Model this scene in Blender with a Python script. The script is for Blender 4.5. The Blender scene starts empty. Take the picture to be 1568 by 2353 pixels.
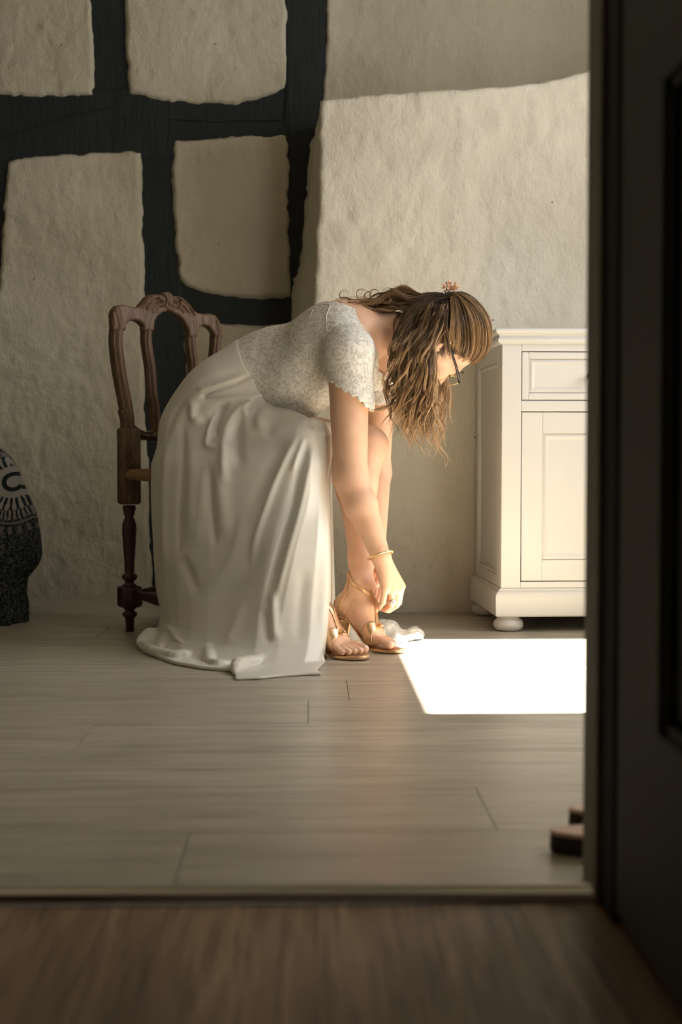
import bpy, math, random
import numpy as np
from mathutils import Vector, Matrix
random.seed(7); rng = np.random.default_rng(7)
SC = bpy.context.scene; COL = SC.collection

# ------------------------------------------------------------------ camera
W, H, FPX = 1568, 2353, 3267.0
CAMZ = 0.52
PITCH = math.atan(131/FPX); YAW = math.atan(76/FPX)
cam_d = bpy.data.cameras.new('camera'); cam = bpy.data.objects.new('camera', cam_d); COL.objects.link(cam)
cam.location = (0, 0, CAMZ); cam.rotation_euler = (math.pi/2-PITCH, 0, -YAW)
cam_d.sensor_fit = 'HORIZONTAL'; cam_d.sensor_width = 24.0; cam_d.lens = FPX*24/W
cam_d.clip_start = 0.05; cam_d.clip_end = 60
cam_d.dof.use_dof = True; cam_d.dof.focus_distance = 3.8; cam_d.dof.aperture_fstop = 3.6
SC.camera = cam
CR = np.array(cam.rotation_euler.to_matrix())

# ------------------------------------------------------------------ light and exposure
SC.view_settings.view_transform = 'Standard'; SC.view_settings.look = 'None'
SC.view_settings.exposure = 0.95; SC.view_settings.gamma = 1.0
world = bpy.data.worlds.new('world'); SC.world = world; world.use_nodes = True
wn = world.node_tree.nodes; bg = wn['Background']
bg.inputs[0].default_value = (0.95, 0.97, 1.0, 1); bg.inputs[1].default_value = 4.3
SUN_EL, SUN_AZ = math.radians(54.8), 0.0
sd_ = bpy.data.lights.new('sun', 'SUN'); sun = bpy.data.objects.new('sun', sd_); COL.objects.link(sun)
sd_.energy = 33; sd_.angle = math.radians(0.55); sd_.color = (1.0, 0.955, 0.88)
sun_dir = Vector((-math.cos(SUN_EL), 0.0, -math.sin(SUN_EL)))
sun.rotation_euler = sun_dir.to_track_quat('-Z', 'Y').to_euler(); sun.location = (4, 3.4, 4)
WIN = dict(x=1.62, y0=2.83, y1=4.0, z0=0.95, z1=2.10)      # the window opening in the right wall
ar = bpy.data.lights.new('window_portal', 'AREA'); aro = bpy.data.objects.new('window_portal', ar); COL.objects.link(aro)
ar.shape = 'RECTANGLE'; ar.size = 1.17; ar.size_y = 1.15; ar.cycles.is_portal = True
aro.location = (WIN['x']+0.05, 3.415, 1.525); aro.rotation_euler = (math.radians(90), 0, math.radians(90))

ar2 = bpy.data.lights.new('window_portal', 'AREA'); aro2 = bpy.data.objects.new('window_portal', ar2); COL.objects.link(aro2)  # portal of the added front-wall window
ar2.shape = 'RECTANGLE'; ar2.size = .50; ar2.size_y = 1.15; ar2.cycles.is_portal = True
aro2.location = (1.28, 1.655, 1.525); aro2.rotation_euler = (math.radians(90), 0, math.radians(180))

# ------------------------------------------------------------------ helpers
def P(px, py, Y):
    d = CR @ np.array([(px-W/2)/FPX, -(py-H/2)/FPX, -1.0])
    t = Y/d[1]
    return np.array([d[0]*t, Y, CAMZ+d[2]*t])
def X(px, Y): return P(px, 1045, Y)[0]
def Z(py, Y): return P(708, py, Y)[2]

def nm(v):
    v = np.asarray(v, float); return v/np.linalg.norm(v)
def hsh(a, b=0, c=0):
    return (math.sin(a*12.9898+b*78.233+c*37.719)*43758.5453) % 1

def raw_mesh(name, verts, faces, smooth=True):
    """faces: (n,3) or (n,4) int array, or a list of such arrays."""
    me = bpy.data.meshes.new(name)
    if not isinstance(faces, (list, tuple)) or (len(faces) and not isinstance(faces[0], np.ndarray)):
        faces = [np.asarray(faces)] if not isinstance(faces, (list, tuple)) or len({len(f) for f in faces}) == 1 else faces
    if isinstance(faces[0], np.ndarray):
        faces = [f for f in faces if len(f)]
        loops = np.concatenate([f.reshape(-1) for f in faces]).astype(np.int32)
        tot = np.concatenate([np.full(len(f), f.shape[1]) for f in faces]).astype(np.int32)
    else:
        loops = np.array([i for f in faces for i in f], np.int32); tot = np.array([len(f) for f in faces], np.int32)
    st = np.concatenate([[0], np.cumsum(tot)[:-1]]).astype(np.int32)
    v = np.asarray(verts, np.float32).reshape(-1, 3)
    me.vertices.add(len(v)); me.vertices.foreach_set('co', v.reshape(-1))
    me.loops.add(len(loops)); me.loops.foreach_set('vertex_index', loops)
    me.polygons.add(len(tot)); me.polygons.foreach_set('loop_start', st)
    me.polygons.foreach_set('loop_total', tot)
    me.polygons.foreach_set('use_smooth', np.full(len(tot), smooth))
    me.update(calc_edges=True)
    return me
def link(name, me, mat=None, parent=None, loc=None, rot=None):
    o = bpy.data.objects.new(name, me); COL.objects.link(o)
    if mat is not None: me.materials.append(mat)
    if parent is not None: o.parent = parent
    if loc is not None: o.location = loc
    if rot is not None: o.rotation_euler = rot
    return o
def obj(name, verts, faces, mat=None, parent=None, smooth=True):
    """geometry given in world space; the parent's own transform is undone."""
    v = np.asarray(verts, float).reshape(-1, 3)
    if parent is not None and 'org' in parent:
        v = v-np.array(parent['org'][:])
    o = link(name, raw_mesh(name, v, faces, smooth), mat, parent)
    return o
ORG = {}
def empty(name, loc, label=None, cat=None, group=None, kind=None):
    o = bpy.data.objects.new(name, None); COL.objects.link(o); o.location = loc
    o.empty_display_size = .05
    tag(o, label, cat, group, kind); ORG[o.name] = np.array(loc, float)
    return o
def tag(o, label=None, cat=None, group=None, kind=None):
    if label: o['label'] = label
    if cat: o['category'] = cat
    if group: o['group'] = group
    if kind: o['kind'] = kind
    return o
def part(name, verts, faces, mat, parent, smooth=True, label=None):
    """world-space geometry as a child of parent; every object sits at its top empty's origin"""
    top = parent; off = np.zeros(3)
    while top is not None:
        off += np.array(top.location); top = top.parent
    o = link(name, raw_mesh(name, np.asarray(verts, float).reshape(-1, 3)-off, faces, smooth), mat, parent)
    if label: o['label'] = label
    return o
class MB:
    def __init__(s): s.v = []; s.f3 = []; s.f4 = []; s.n = 0
    def add(s, v, f):
        v = np.asarray(v, float).reshape(-1, 3); s.v.append(v)
        for q in f:
            (s.f3 if len(q) == 3 else s.f4).append([i+s.n for i in q]) if len(q) in (3, 4) else [s.f3.append([q[0]+s.n, q[i]+s.n, q[i+1]+s.n]) for i in range(1, len(q)-1)]
        s.n += len(v); return s
    def faces(s):
        r = []
        if s.f3: r.append(np.array(s.f3))
        if s.f4: r.append(np.array(s.f4))
        return r
    def verts(s): return np.concatenate(s.v)
    def build(s, name, mat, parent=None, smooth=True, label=None):
        if parent is None: return link(name, raw_mesh(name, s.verts(), s.faces(), smooth), mat)
        return part(name, s.verts(), s.faces(), mat, parent, smooth, label)
def bevel(o, w, seg=2, angle=40):
    m = o.modifiers.new('bevel', 'BEVEL'); m.width = w; m.segments = seg; m.limit_method = 'ANGLE'; m.angle_limit = math.radians(angle)
    m.harden_normals = False
    return o
def boxv(x0, x1, y0, y1, z0, z1):
    v = [(x, y, z) for x in (x0, x1) for y in (y0, y1) for z in (z0, z1)]
    f = [(0, 1, 3, 2), (4, 6, 7, 5), (0, 4, 5, 1), (2, 3, 7, 6), (0, 2, 6, 4), (1, 5, 7, 3)]
    return np.array(v, float), f
def box(mb, *a):
    v, f = boxv(*a); mb.add(v, f); return mb
def spline(pts, n):
    p = np.asarray(pts, float)
    if len(p) == 2: return p[0]+(p[1]-p[0])*np.linspace(0, 1, n)[:, None]
    q = np.vstack([2*p[0]-p[1], p, 2*p[-1]-p[-2]])
    seg = len(p)-1; t = np.linspace(0, seg, n); i = np.minimum(t.astype(int), seg-1); u = (t-i)[:, None]
    a, b, c, d = q[i], q[i+1], q[i+2], q[i+3]
    return 0.5*((2*b)+(-a+c)*u+(2*a-5*b+4*c-d)*u*u+(-a+3*b-3*c+d)*u**3)
def tube(path, r, n=10, cap=True, closed=False):
    path = np.asarray(path, float); m = len(path); r = np.broadcast_to(np.asarray(r, float), (m,))
    T = np.gradient(path, axis=0)
    if closed: T = np.roll(path, -1, 0)-np.roll(path, 1, 0)
    T /= np.linalg.norm(T, axis=1)[:, None]+1e-12
    a = np.array([0, 0, 1.0]) if abs(T[0][2]) < .9 else np.array([1.0, 0, 0])
    N = nm(np.cross(T[0], a)); vs = []
    for i in range(m):
        N = N-T[i]*np.dot(N, T[i]); N /= np.linalg.norm(N); B = np.cross(T[i], N)
        for k in range(n):
            th = 2*math.pi*k/n; vs.append(path[i]+r[i]*(math.cos(th)*N+math.sin(th)*B))
    f = []
    for i in range(m if closed else m-1):
        j = (i+1) % m
        for k in range(n):
            f.append((i*n+k, i*n+(k+1) % n, j*n+(k+1) % n, j*n+k))
    if cap and not closed:
        f.append(tuple(range(n))[::-1]); f.append(tuple((m-1)*n+k for k in range(n)))
    return np.array(vs), f
def sweep(path, prof, wdir, ndir):
    """profile (a,b): a along the in-plane width, b along ndir."""
    path = np.asarray(path, float); T = np.gradient(path, axis=0); T /= np.linalg.norm(T, axis=1)[:, None]
    ndir = nm(ndir); m = len(path); n = len(prof); vs = []
    for i in range(m):
        w = nm(np.cross(ndir, T[i]))
        s = 1.0
        for a, b in prof: vs.append(path[i]+w*a+ndir*b)
    f = [(i*n+k, i*n+(k+1) % n, (i+1)*n+(k+1) % n, (i+1)*n+k) for i in range(m-1) for k in range(n)]
    f.append(tuple(range(n))[::-1]); f.append(tuple((m-1)*n+k for k in range(n)))
    return np.array(vs), f
def lathe(prof, c, n=24, axis=(0, 0, 1)):
    axis = nm(axis); a = np.array([1.0, 0, 0]) if abs(axis[0]) < .9 else np.array([0, 1.0, 0])
    e1 = nm(np.cross(axis, a)); e2 = np.cross(axis, e1); c = np.asarray(c, float)
    vs = [c+axis*z+r*(math.cos(2*math.pi*k/n)*e1+math.sin(2*math.pi*k/n)*e2) for r, z in prof for k in range(n)]
    m = len(prof)
    f = [(i*n+k, i*n+(k+1) % n, (i+1)*n+(k+1) % n, (i+1)*n+k) for i in range(m-1) for k in range(n)]
    f.append(tuple(range(n))[::-1]); f.append(tuple((m-1)*n+k for k in range(n)))
    return np.array(vs), f

# ---- numpy value noise
def vnoise(p, seed=0):
    p = np.asarray(p, float); i = np.floor(p).astype(np.int64); f = p-i; f = f*f*(3-2*f)
    def h(ix, iy, iz):
        n = (ix*374761393+iy*668265263+iz*2147483647+seed*974634777) & 0xffffffff
        n = ((n ^ (n >> 13))*1274126177) & 0xffffffff
        return ((n ^ (n >> 16)) & 0xffff)/65535.0
    r = 0
    for dx in (0, 1):
        for dy in (0, 1):
            for dz in (0, 1):
                w = (f[..., 0] if dx else 1-f[..., 0])*(f[..., 1] if dy else 1-f[..., 1])*(f[..., 2] if dz else 1-f[..., 2])
                r = r+w*h(i[..., 0]+dx, i[..., 1]+dy, i[..., 2]+dz)
    return r*2-1
def fbm(p, o=3, seed=0):
    r = 0; a = 1.0; p = np.asarray(p, float)
    for k in range(o): r = r+a*vnoise(p*2**k, seed+k); a *= .5
    return r

# ---- signed distance shapes
def poly_sd(x, y, poly):
    poly = np.asarray(poly, float); d = np.full(x.shape, 1e9); ins = np.zeros(x.shape, bool)
    n = len(poly)
    for i in range(n):
        ax, ay = poly[i]; bx, by = poly[(i+1) % n]
        ex, ey = bx-ax, by-ay; wx, wy = x-ax, y-ay
        t = np.clip((wx*ex+wy*ey)/(ex*ex+ey*ey+1e-12), 0, 1)
        d = np.minimum(d, (wx-ex*t)**2+(wy-ey*t)**2)
        c = ((ay > y) != (by > y))
        with np.errstate(divide='ignore', invalid='ignore'):
            xi = ax+(y-ay)*ex/(ey if abs(ey) > 1e-12 else 1e-12)
        ins ^= c & (x < xi)
    d = np.sqrt(d); return np.where(ins, -d, d)
class Prim:
    def __init__(s, f, lo, hi, k=.01, op='u'): s.f, s.lo, s.hi, s.k, s.op = f, np.asarray(lo, float), np.asarray(hi, float), k, op
def cone(a, b, ra, rb, k=.01, op='u'):
    a = np.asarray(a, float); b = np.asarray(b, float); ab = b-a; L2 = ab@ab
    def f(p):
        t = np.clip(((p-a)@ab)/L2, 0, 1)
        q = p-a-t[..., None]*ab
        return np.sqrt((q*q).sum(-1))-(ra+(rb-ra)*t)
    r = max(ra, rb)
    return Prim(f, np.minimum(a, b)-r, np.maximum(a, b)+r, k, op)
def ell(c, r, R=None, k=.01, op='u'):
    """R rows = local axes"""
    c = np.asarray(c, float); r = np.broadcast_to(np.asarray(r, float), (3,)); R = np.eye(3) if R is None else np.asarray(R, float)
    def f(p):
        q = (p-c)@R.T
        k0 = np.sqrt(((q/r)**2).sum(-1))+1e-9; k1 = np.sqrt(((q/(r*r))**2).sum(-1))+1e-9
        return k0*(k0-1)/k1
    m = r.max()
    return Prim(f, c-m, c+m, k, op)
def fprim(f, lo, hi, k=.01, op='u'): return Prim(f, lo, hi, k, op)
def comb(d, v, k, op):
    if op == 'u':
        h = np.maximum(k-np.abs(d-v), 0)/k if k > 0 else 0
        return np.minimum(d, v)-h*h*k*.25
    if op == 's':
        v = -v
    h = np.maximum(k-np.abs(d-v), 0)/k if k > 0 else 0
    return np.maximum(d, v)+h*h*k*.25
def sdf(prims, p):
    d = np.full(p.shape[:-1], 1.0)
    for q in prims: d = comb(d, q.f(p), q.k, q.op)
    return d
def sdf_blocks(prims, bc, rad, pts):
    d = np.full(pts.shape[:-1], 1.0); kk = 0
    for q in prims[::-1]:
        if q.op == 'u': kk = max(kk, q.k)
        q.m = kk
    for q in prims:
        if q.op == 'i': sel = np.arange(len(bc))
        else:
            dd = np.maximum(np.maximum(q.lo-bc, bc-q.hi), 0); sel = np.nonzero(np.sqrt((dd**2).sum(-1)) < rad+q.m+.006)[0]
        if len(sel): d[sel] = comb(d[sel], q.f(pts[sel]), q.k, q.op)
    return d
def surface(prims, res, pad=.02, n=8):
    """surface nets over the blocks that the surface passes through"""
    us = [q for q in prims if q.op == 'u']
    lo = np.min([q.lo for q in us], 0)-pad; hi = np.max([q.hi for q in us], 0)+pad
    bs = res*n; nb = np.ceil((hi-lo)/bs).astype(int)
    I = np.stack(np.meshgrid(*[np.arange(k) for k in nb], indexing='ij'), -1).reshape(-1, 3)
    bc = lo+(I+.5)*bs
    d = sdf_blocks(prims, bc, bs*2.2, bc[:, None, :])[:, 0]
    keep = np.abs(d) < bs*1.35; I = I[keep]; bc = bc[keep]
    g = np.stack(np.meshgrid(*[np.arange(n+1)]*3, indexing='ij'), -1)
    D = np.empty((len(I), n+1, n+1, n+1), np.float32)
    for s in range(0, len(I), 1500):
        e = slice(s, s+1500)
        pts = (lo+(I[e][:, None, None, None, :]*n+g[None])*res)
        D[e] = sdf_blocks(prims, bc[e], bs*.87, pts.reshape(len(I[e]), -1, 3)).reshape(-1, n+1, n+1, n+1)
    S = D < 0
    dims = nb*n+2
    def key(c): return (c[..., 0].astype(np.int64)*dims[1]+c[..., 1])*dims[2]+c[..., 2]
    cnt = sum(S[:, a:a+n, b:b+n, c:c+n].astype(np.int8) for a in (0, 1) for b in (0, 1) for c in (0, 1))
    act = (cnt > 0) & (cnt < 8)
    bi, i, j, k = np.nonzero(act)
    cell = I[bi]*n+np.stack([i, j, k], -1)
    acc = np.zeros((len(bi), 3)); num = np.zeros(len(bi))
    for ax in range(3):
        for u in (0, 1):
            for w in (0, 1):
                o0 = [0, 0, 0]; others = [q for q in range(3) if q != ax]; o0[others[0]] = u; o0[others[1]] = w
                o1 = list(o0); o1[ax] = 1
                d0 = D[bi, i+o0[0], j+o0[1], k+o0[2]]; d1 = D[bi, i+o1[0], j+o1[1], k+o1[2]]
                m = (d0 < 0) != (d1 < 0); t = np.where(m, d0/(d0-d1+1e-20), 0)
                q = np.array(o0, float)[None]+np.zeros((len(bi), 3)); q[:, ax] += t
                acc += q*m[:, None]; num += m
    V = lo+(cell+acc/np.maximum(num, 1)[:, None])*res
    K = key(cell); order = np.argsort(K); Ks = K[order]
    def look(c):
        kk = key(c); pos = np.clip(np.searchsorted(Ks, kk), 0, len(Ks)-1)
        return np.where(Ks[pos] == kk, order[pos], -1)
    quads = []
    for ax in range(3):
        sl = [slice(0, n)]*3; sl2 = list(sl); sl2[ax] = slice(1, n+1)
        a = S[(slice(None),)+tuple(sl)]; b = S[(slice(None),)+tuple(sl2)]
        bi2, i2, j2, k2 = np.nonzero(a != b)
        c = I[bi2]*n+np.stack([i2, j2, k2], -1); inside = a[bi2, i2, j2, k2]
        o = [q for q in range(3) if q != ax]
        e1 = np.zeros(3, int); e1[o[0]] = 1; e2 = np.zeros(3, int); e2[o[1]] = 1
        q = np.stack([look(c-e1-e2), look(c-e2), look(c), look(c-e1)], -1)
        flip = inside if ax != 1 else ~inside
        q[~flip] = q[~flip][:, ::-1]
        quads.append(q[(q >= 0).all(1)])
    Q = np.concatenate(quads)
    used = np.zeros(len(V), bool); used[Q.reshape(-1)] = True
    idx = np.cumsum(used)-1
    return V[used], idx[Q]
def vnormals(V, Q):
    a = V[Q[:, 2]]-V[Q[:, 0]]; b = V[Q[:, 3]]-V[Q[:, 1]]; fn = np.cross(a, b)
    N = np.zeros_like(V)
    for c in range(4): np.add.at(N, Q[:, c], fn)
    return N/(np.linalg.norm(N, axis=1)[:, None]+1e-12)
def grad(prims, p, e=.001):
    g = np.stack([sdf(prims, p+np.eye(3)[a]*e)-sdf(prims, p-np.eye(3)[a]*e) for a in range(3)], -1)
    return g/(np.linalg.norm(g, axis=-1)[..., None]+1e-12)

# ------------------------------------------------------------------ materials
class NT:
    def __init__(s, name):
        s.m = bpy.data.materials.new(name); s.m.use_nodes = True; s.t = s.m.node_tree; s.n = s.t.nodes
        s.b = s.n['Principled BSDF']; s.out = s.n['Material Output']
    def node(s, typ, **kw):
        nd = s.n.new(typ)
        for k, v in kw.items(): setattr(nd, k, v)
        return nd
    def link(s, a, b): s.t.links.new(a, b)
    def set(s, sock, v):
        if hasattr(v, 'links') or isinstance(v, bpy.types.NodeSocket): s.link(v, sock)
        else: sock.default_value = v
    def coord(s, which='Object', scale=(1, 1, 1), rot=(0, 0, 0), loc=(0, 0, 0)):
        tc = s.node('ShaderNodeTexCoord'); mp = s.node('ShaderNodeMapping')
        mp.inputs['Scale'].default_value = scale; mp.inputs['Rotation'].default_value = rot; mp.inputs['Location'].default_value = loc
        s.link(tc.outputs[which], mp.inputs[0]); return mp.outputs[0]
    def pos(s, scale=(1, 1, 1)):
        g = s.node('ShaderNodeNewGeometry'); mp = s.node('ShaderNodeMapping'); mp.inputs['Scale'].default_value = scale
        s.link(g.outputs['Position'], mp.inputs[0]); return mp.outputs[0]
    def noise(s, vec, scale, detail=4, rough=.55, dist=0.0):
        n = s.node('ShaderNodeTexNoise'); n.inputs['Scale'].default_value = scale; n.inputs['Detail'].default_value = detail
        n.inputs['Roughness'].default_value = rough; n.inputs['Distortion'].default_value = dist
        s.link(vec, n.inputs['Vector']); return n.outputs['Fac']
    def ramp(s, fac, stops, interp='LINEAR'):
        r = s.node('ShaderNodeValToRGB'); e = r.color_ramp.elements; r.color_ramp.interpolation = interp
        e[0].position, e[0].color = stops[0][0], (*stops[0][1], 1) if len(stops[0][1]) == 3 else stops[0][1]
        e[1].position, e[1].color = stops[-1][0], (*stops[-1][1], 1)
        for p, c in stops[1:-1]:
            q = e.new(p); q.color = (*c, 1)
        s.link(fac, r.inputs[0]); return r.outputs[0]
    def val(s, fac, lo, hi, a=0., b=1.):
        r = s.node('ShaderNodeMapRange'); r.inputs['From Min'].default_value = a; r.inputs['From Max'].default_value = b
        r.inputs['To Min'].default_value = lo; r.inputs['To Max'].default_value = hi; s.link(fac, r.inputs['Value']); return r.outputs[0]
    def mix(s, fac, a, b, mode='MIX'):
        m = s.node('ShaderNodeMix', data_type='RGBA', blend_type=mode)
        for sk, v in ((m.inputs[0], fac), (m.inputs[6], a), (m.inputs[7], b)):
            if isinstance(v, tuple) and len(v) == 3: v = (*v, 1)
            s.set(sk, v)
        return m.outputs[2]
    def math(s, op, a, b=None, c=None):
        m = s.node('ShaderNodeMath', operation=op)
        for i, v in enumerate((a, b, c)):
            if v is not None: s.set(m.inputs[i], v)
        return m.outputs[0]
    def bump(s, h, strength=.3, dist=.01, prev=None):
        b = s.node('ShaderNodeBump'); b.inputs['Strength'].default_value = strength; b.inputs['Distance'].default_value = dist
        s.link(h, b.inputs['Height'])
        if prev is not None: s.link(prev, b.inputs['Normal'])
        s.link(b.outputs[0], s.b.inputs['Normal']); return b.outputs[0]
    def base(s, c, rough=.5, metal=0, spec=None):
        if isinstance(c, tuple): c = (*c, 1) if len(c) == 3 else c
        s.set(s.b.inputs['Base Color'], c); s.set(s.b.inputs['Roughness'], rough); s.b.inputs['Metallic'].default_value = metal
        if spec is not None: s.b.inputs['Specular IOR Level'].default_value = spec
        return s

def m_plaster(name, c=(.61, .56, .45), c2=(.54, .485, .38)):
    t = NT(name); p = t.pos()
    n1 = t.noise(p, 2.2, 3); n2 = t.noise(t.pos((1, 1, .7)), 24, 5, .6, .15); n3 = t.noise(p, 110, 3)
    col = t.mix(t.val(n1, 0, 1, .35, .65), c, c2)
    v = t.node('ShaderNodeTexVoronoi'); v.inputs['Scale'].default_value = 9; t.link(p, v.inputs['Vector'])
    pit = t.val(v.outputs['Distance'], 1, 0, .015, .045)
    col = t.mix(pit, col, (.16, .12, .08))
    t.base(col, .92, spec=.15)
    h = t.math('ADD', t.math('MULTIPLY', n2, 1.0), t.math('MULTIPLY', n3, .14))
    t.bump(h, .75, .012)
    return t.m
M = {}
M['plaster'] = m_plaster('lime_plaster')
M['plaster_shade'] = m_plaster('lime_plaster_shade', (.50, .455, .345), (.43, .385, .285))  # same lime plaster darkened: the timber wall's shade put into the colour
t = NT('painted_timber'); n = t.noise(t.pos((14, 14, 2.2)), 5, 5, .6, .4)
t.base(t.mix(n, (.008, .0115, .0110), (.017, .022, .021)), .62, spec=.3); t.bump(n, .5, .006); M['beam'] = t.m

def m_plank(name, axis=0, c1=(.53, .475, .375), c2=(.38, .335, .255), rough=.30, spec=.5):
    t = NT(name)
    oi = t.node('ShaderNodeObjectInfo')
    g = t.node('ShaderNodeNewGeometry')
    add = t.node('ShaderNodeVectorMath', operation='MULTIPLY_ADD')
    cb = t.node('ShaderNodeCombineXYZ')
    for i in range(3): t.link(oi.outputs['Random'], cb.inputs[i])
    t.link(cb.outputs[0], add.inputs[0]); add.inputs[1].default_value = (31, 17, 9); t.link(g.outputs['Position'], add.inputs[2])
    def mp(sc):
        m = t.node('ShaderNodeMapping'); m.inputs['Scale'].default_value = sc; t.link(add.outputs[0], m.inputs[0]); return m.outputs[0]
    s1 = (1.2, 14, 1) if axis == 0 else (14, 1.2, 1)
    s2 = (2.2, 60, 1) if axis == 0 else (60, 2.2, 1)
    a = t.noise(mp(s1), 1.6, 5, .6, 1.3); b = t.noise(mp(s2), 1.7, 4, .65, .3)
    kn = t.node('ShaderNodeTexVoronoi'); kn.inputs['Scale'].default_value = 1.0
    t.link(mp((1.4, 5.5, 1) if axis == 0 else (5.5, 1.4, 1)), kn.inputs['Vector'])
    knot = t.val(kn.outputs['Distance'], .55, 0, .03, .16)
    col = t.mix(t.val(a, 0, 1, .3, .7), c1, c2)
    col = t.mix(t.val(b, 0, .85, .50, .68), col, tuple(x*.45 for x in c2))
    col = t.mix(t.math('MULTIPLY', knot, t.val(a, 0, 1, .35, .6)), col, tuple(x*.45 for x in c2))
    col = t.mix(t.val(oi.outputs['Random'], 0, .28), col, tuple(x*.8 for x in c2))
    t.base(col, t.val(a, rough, rough+.12), spec=spec)
    t.bump(b, .12, .002)
    return t.m
M['plank'] = m_plank('pale_grey_oak_planks')
M['hall_plank'] = m_plank('brown_oak_planks', 1, (.45, .30, .17), (.18, .112, .060), .42, .4)
t = NT('floor_joint'); t.base((.05, .038, .026), .8); M['joint'] = t.m
t = NT('brushed_metal'); n = t.noise(t.pos((3, 200, 200)), 3, 2); t.base((.62, .58, .52), t.val(n, .12, .24), 1); M['metal'] = t.m
t = NT('chest_paint'); p = t.pos(); n = t.noise(p, 3, 3); t.base(t.mix(n, (.58, .56, .515), (.54, .515, .465)), .42, spec=.4)
t.bump(t.noise(t.pos((4, 4, 40)), 6, 3), .05, .002); M['chest'] = t.m
t = NT('dark_gap'); t.base((.02, .016, .012), .9); M['gap'] = t.m
t = NT('bronze_knob'); t.base((.16, .10, .05), .35, .8); M['knob'] = t.m
t = NT('door_paint'); n = t.noise(t.pos((40, 40, 4)), 4, 3); t.base(t.mix(n, (.075, .075, .060), (.060, .060, .050)), .6, spec=.3); t.bump(n, .05, .002); M['door'] = t.m
t = NT('jamb_paint'); n = t.noise(t.pos((20, 20, 3)), 4, 3); t.base(t.mix(n, (.22, .20, .155), (.18, .165, .125)), .6); M['jamb'] = t.m
t = NT('gap_crack_black'); t.base((.008, .008, .008), .8); M['gap_crack'] = t.m  # flat black for the cracks and the painted hinge gap shadow
t = NT('hall_wall'); t.base((.20, .17, .13), .9); M['hall_wall'] = t.m
t = NT('ceiling_paint'); t.base((.45, .40, .32), .9); M['ceil'] = t.m

t = NT('carved_walnut'); p = t.coord('Object', (9, 9, 1.6)); n = t.noise(p, 7, 5, .6, .7); n2 = t.noise(t.pos((60, 60, 14)), 3, 3)
c = t.mix(t.val(n, 0, 1, .3, .7), (.20, .118, .066), (.078, .043, .024)); c = t.mix(t.val(n2, 0, .7, .5, .75), c, (.028, .012, .007))
t.base(c, t.val(n2, .42, .6), spec=.3); t.bump(n2, .12, .002); M['walnut'] = t.m
t = NT('red_mahogany'); n = t.noise(t.pos((30, 30, 5)), 5, 4); t.base(t.mix(n, (.060, .014, .008), (.026, .007, .005)), .34, spec=.5); M['mahogany'] = t.m
t = NT('woven_rush'); n = t.noise(t.pos((60, 60, 60)), 3, 3)
w = t.node('ShaderNodeTexWave'); w.inputs['Scale'].default_value = 60; w.inputs['Distortion'].default_value = 2; t.link(t.pos(), w.inputs['Vector'])
t.base(t.mix(n, (.34, .20, .08), (.20, .11, .04)), .7); t.bump(w.outputs['Fac'], .5, .003); M['rush'] = t.m

t = NT('skin'); p = t.pos(); n = t.noise(p, 22, 3); n2 = t.noise(p, 300, 2)
t.base(t.mix(t.val(n, 0, 1, .3, .7), (.76, .475, .325), (.70, .41, .265)), .48, spec=.35)
t.b.inputs['Subsurface Weight'].default_value = .22; t.b.inputs['Subsurface Radius'].default_value = (1.0, .35, .16); t.b.inputs['Subsurface Scale'].default_value = .012
t.bump(n2, .06, .001); M['skin'] = t.m
t = NT('toe_nail'); t.base((.74, .50, .42), .25); M['nail'] = t.m
t = NT('ivory_satin'); p = t.pos(); n = t.noise(p, 5, 2)
t.base(t.mix(n, (.72, .68, .59), (.66, .61, .52)), .36, spec=.5)
t.b.inputs['Sheen Weight'].default_value = .25; t.b.inputs['Sheen Roughness'].default_value = .4
t.bump(t.noise(p, 900, 1), .03, .0006); M['satin'] = t.m
def m_lace(name, hole=.12, col=(.76, .715, .63)):
    t = NT(name); p = t.pos()
    wv = t.node('ShaderNodeVectorMath', operation='ADD'); nn = t.node('ShaderNodeTexNoise'); nn.inputs['Scale'].default_value = 70; nn.inputs['Detail'].default_value = 3; t.link(p, nn.inputs['Vector'])
    sc = t.node('ShaderNodeVectorMath', operation='SCALE'); t.link(nn.outputs['Color'], sc.inputs[0]); sc.inputs['Scale'].default_value = .022
    t.link(p, wv.inputs[0]); t.link(sc.outputs[0], wv.inputs[1])
    v = t.node('ShaderNodeTexVoronoi', feature='DISTANCE_TO_EDGE'); v.inputs['Scale'].default_value = 250; t.link(wv.outputs[0], v.inputs['Vector'])
    v2 = t.node('ShaderNodeTexVoronoi', feature='DISTANCE_TO_EDGE'); v2.inputs['Scale'].default_value = 85; t.link(wv.outputs[0], v2.inputs['Vector'])
    big = t.noise(wv.outputs[0], 75, 3, .55, .8)
    th = t.math('MULTIPLY', t.val(v.outputs['Distance'], 1, 0, .06, .26), .55); th2 = t.val(v2.outputs['Distance'], 1, 0, .04, .14)
    fl = t.val(big, 0, 1, .47, .56)
    al = t.math('MAXIMUM', t.math('MAXIMUM', th, th2), fl)
    t.base(col, .7, spec=.2); t.link(t.val(al, hole, 1), t.b.inputs['Alpha'])
    t.bump(t.math('ADD', al, big), .5, .0018)
    return t.m
M['lace'] = m_lace('ivory_lace', .5)
t = NT('lined_lace'); p = t.pos(); big = t.noise(p, 80, 4, .6, 1.2); v = t.node('ShaderNodeTexVoronoi', feature='DISTANCE_TO_EDGE'); v.inputs['Scale'].default_value = 220; t.link(p, v.inputs['Vector'])
h = t.math('ADD', t.val(big, 0, 1, .4, .6), t.val(v.outputs['Distance'], 1, 0, .05, .25))
t.base(t.mix(t.val(h, 0, 1, .2, 1.5), (.58, .51, .40), (.74, .70, .61)), .7, spec=.2); t.bump(h, .45, .002); M['lining'] = t.m
t = NT('hair'); a = t.node('ShaderNodeAttribute'); a.attribute_name = 'col'
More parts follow.
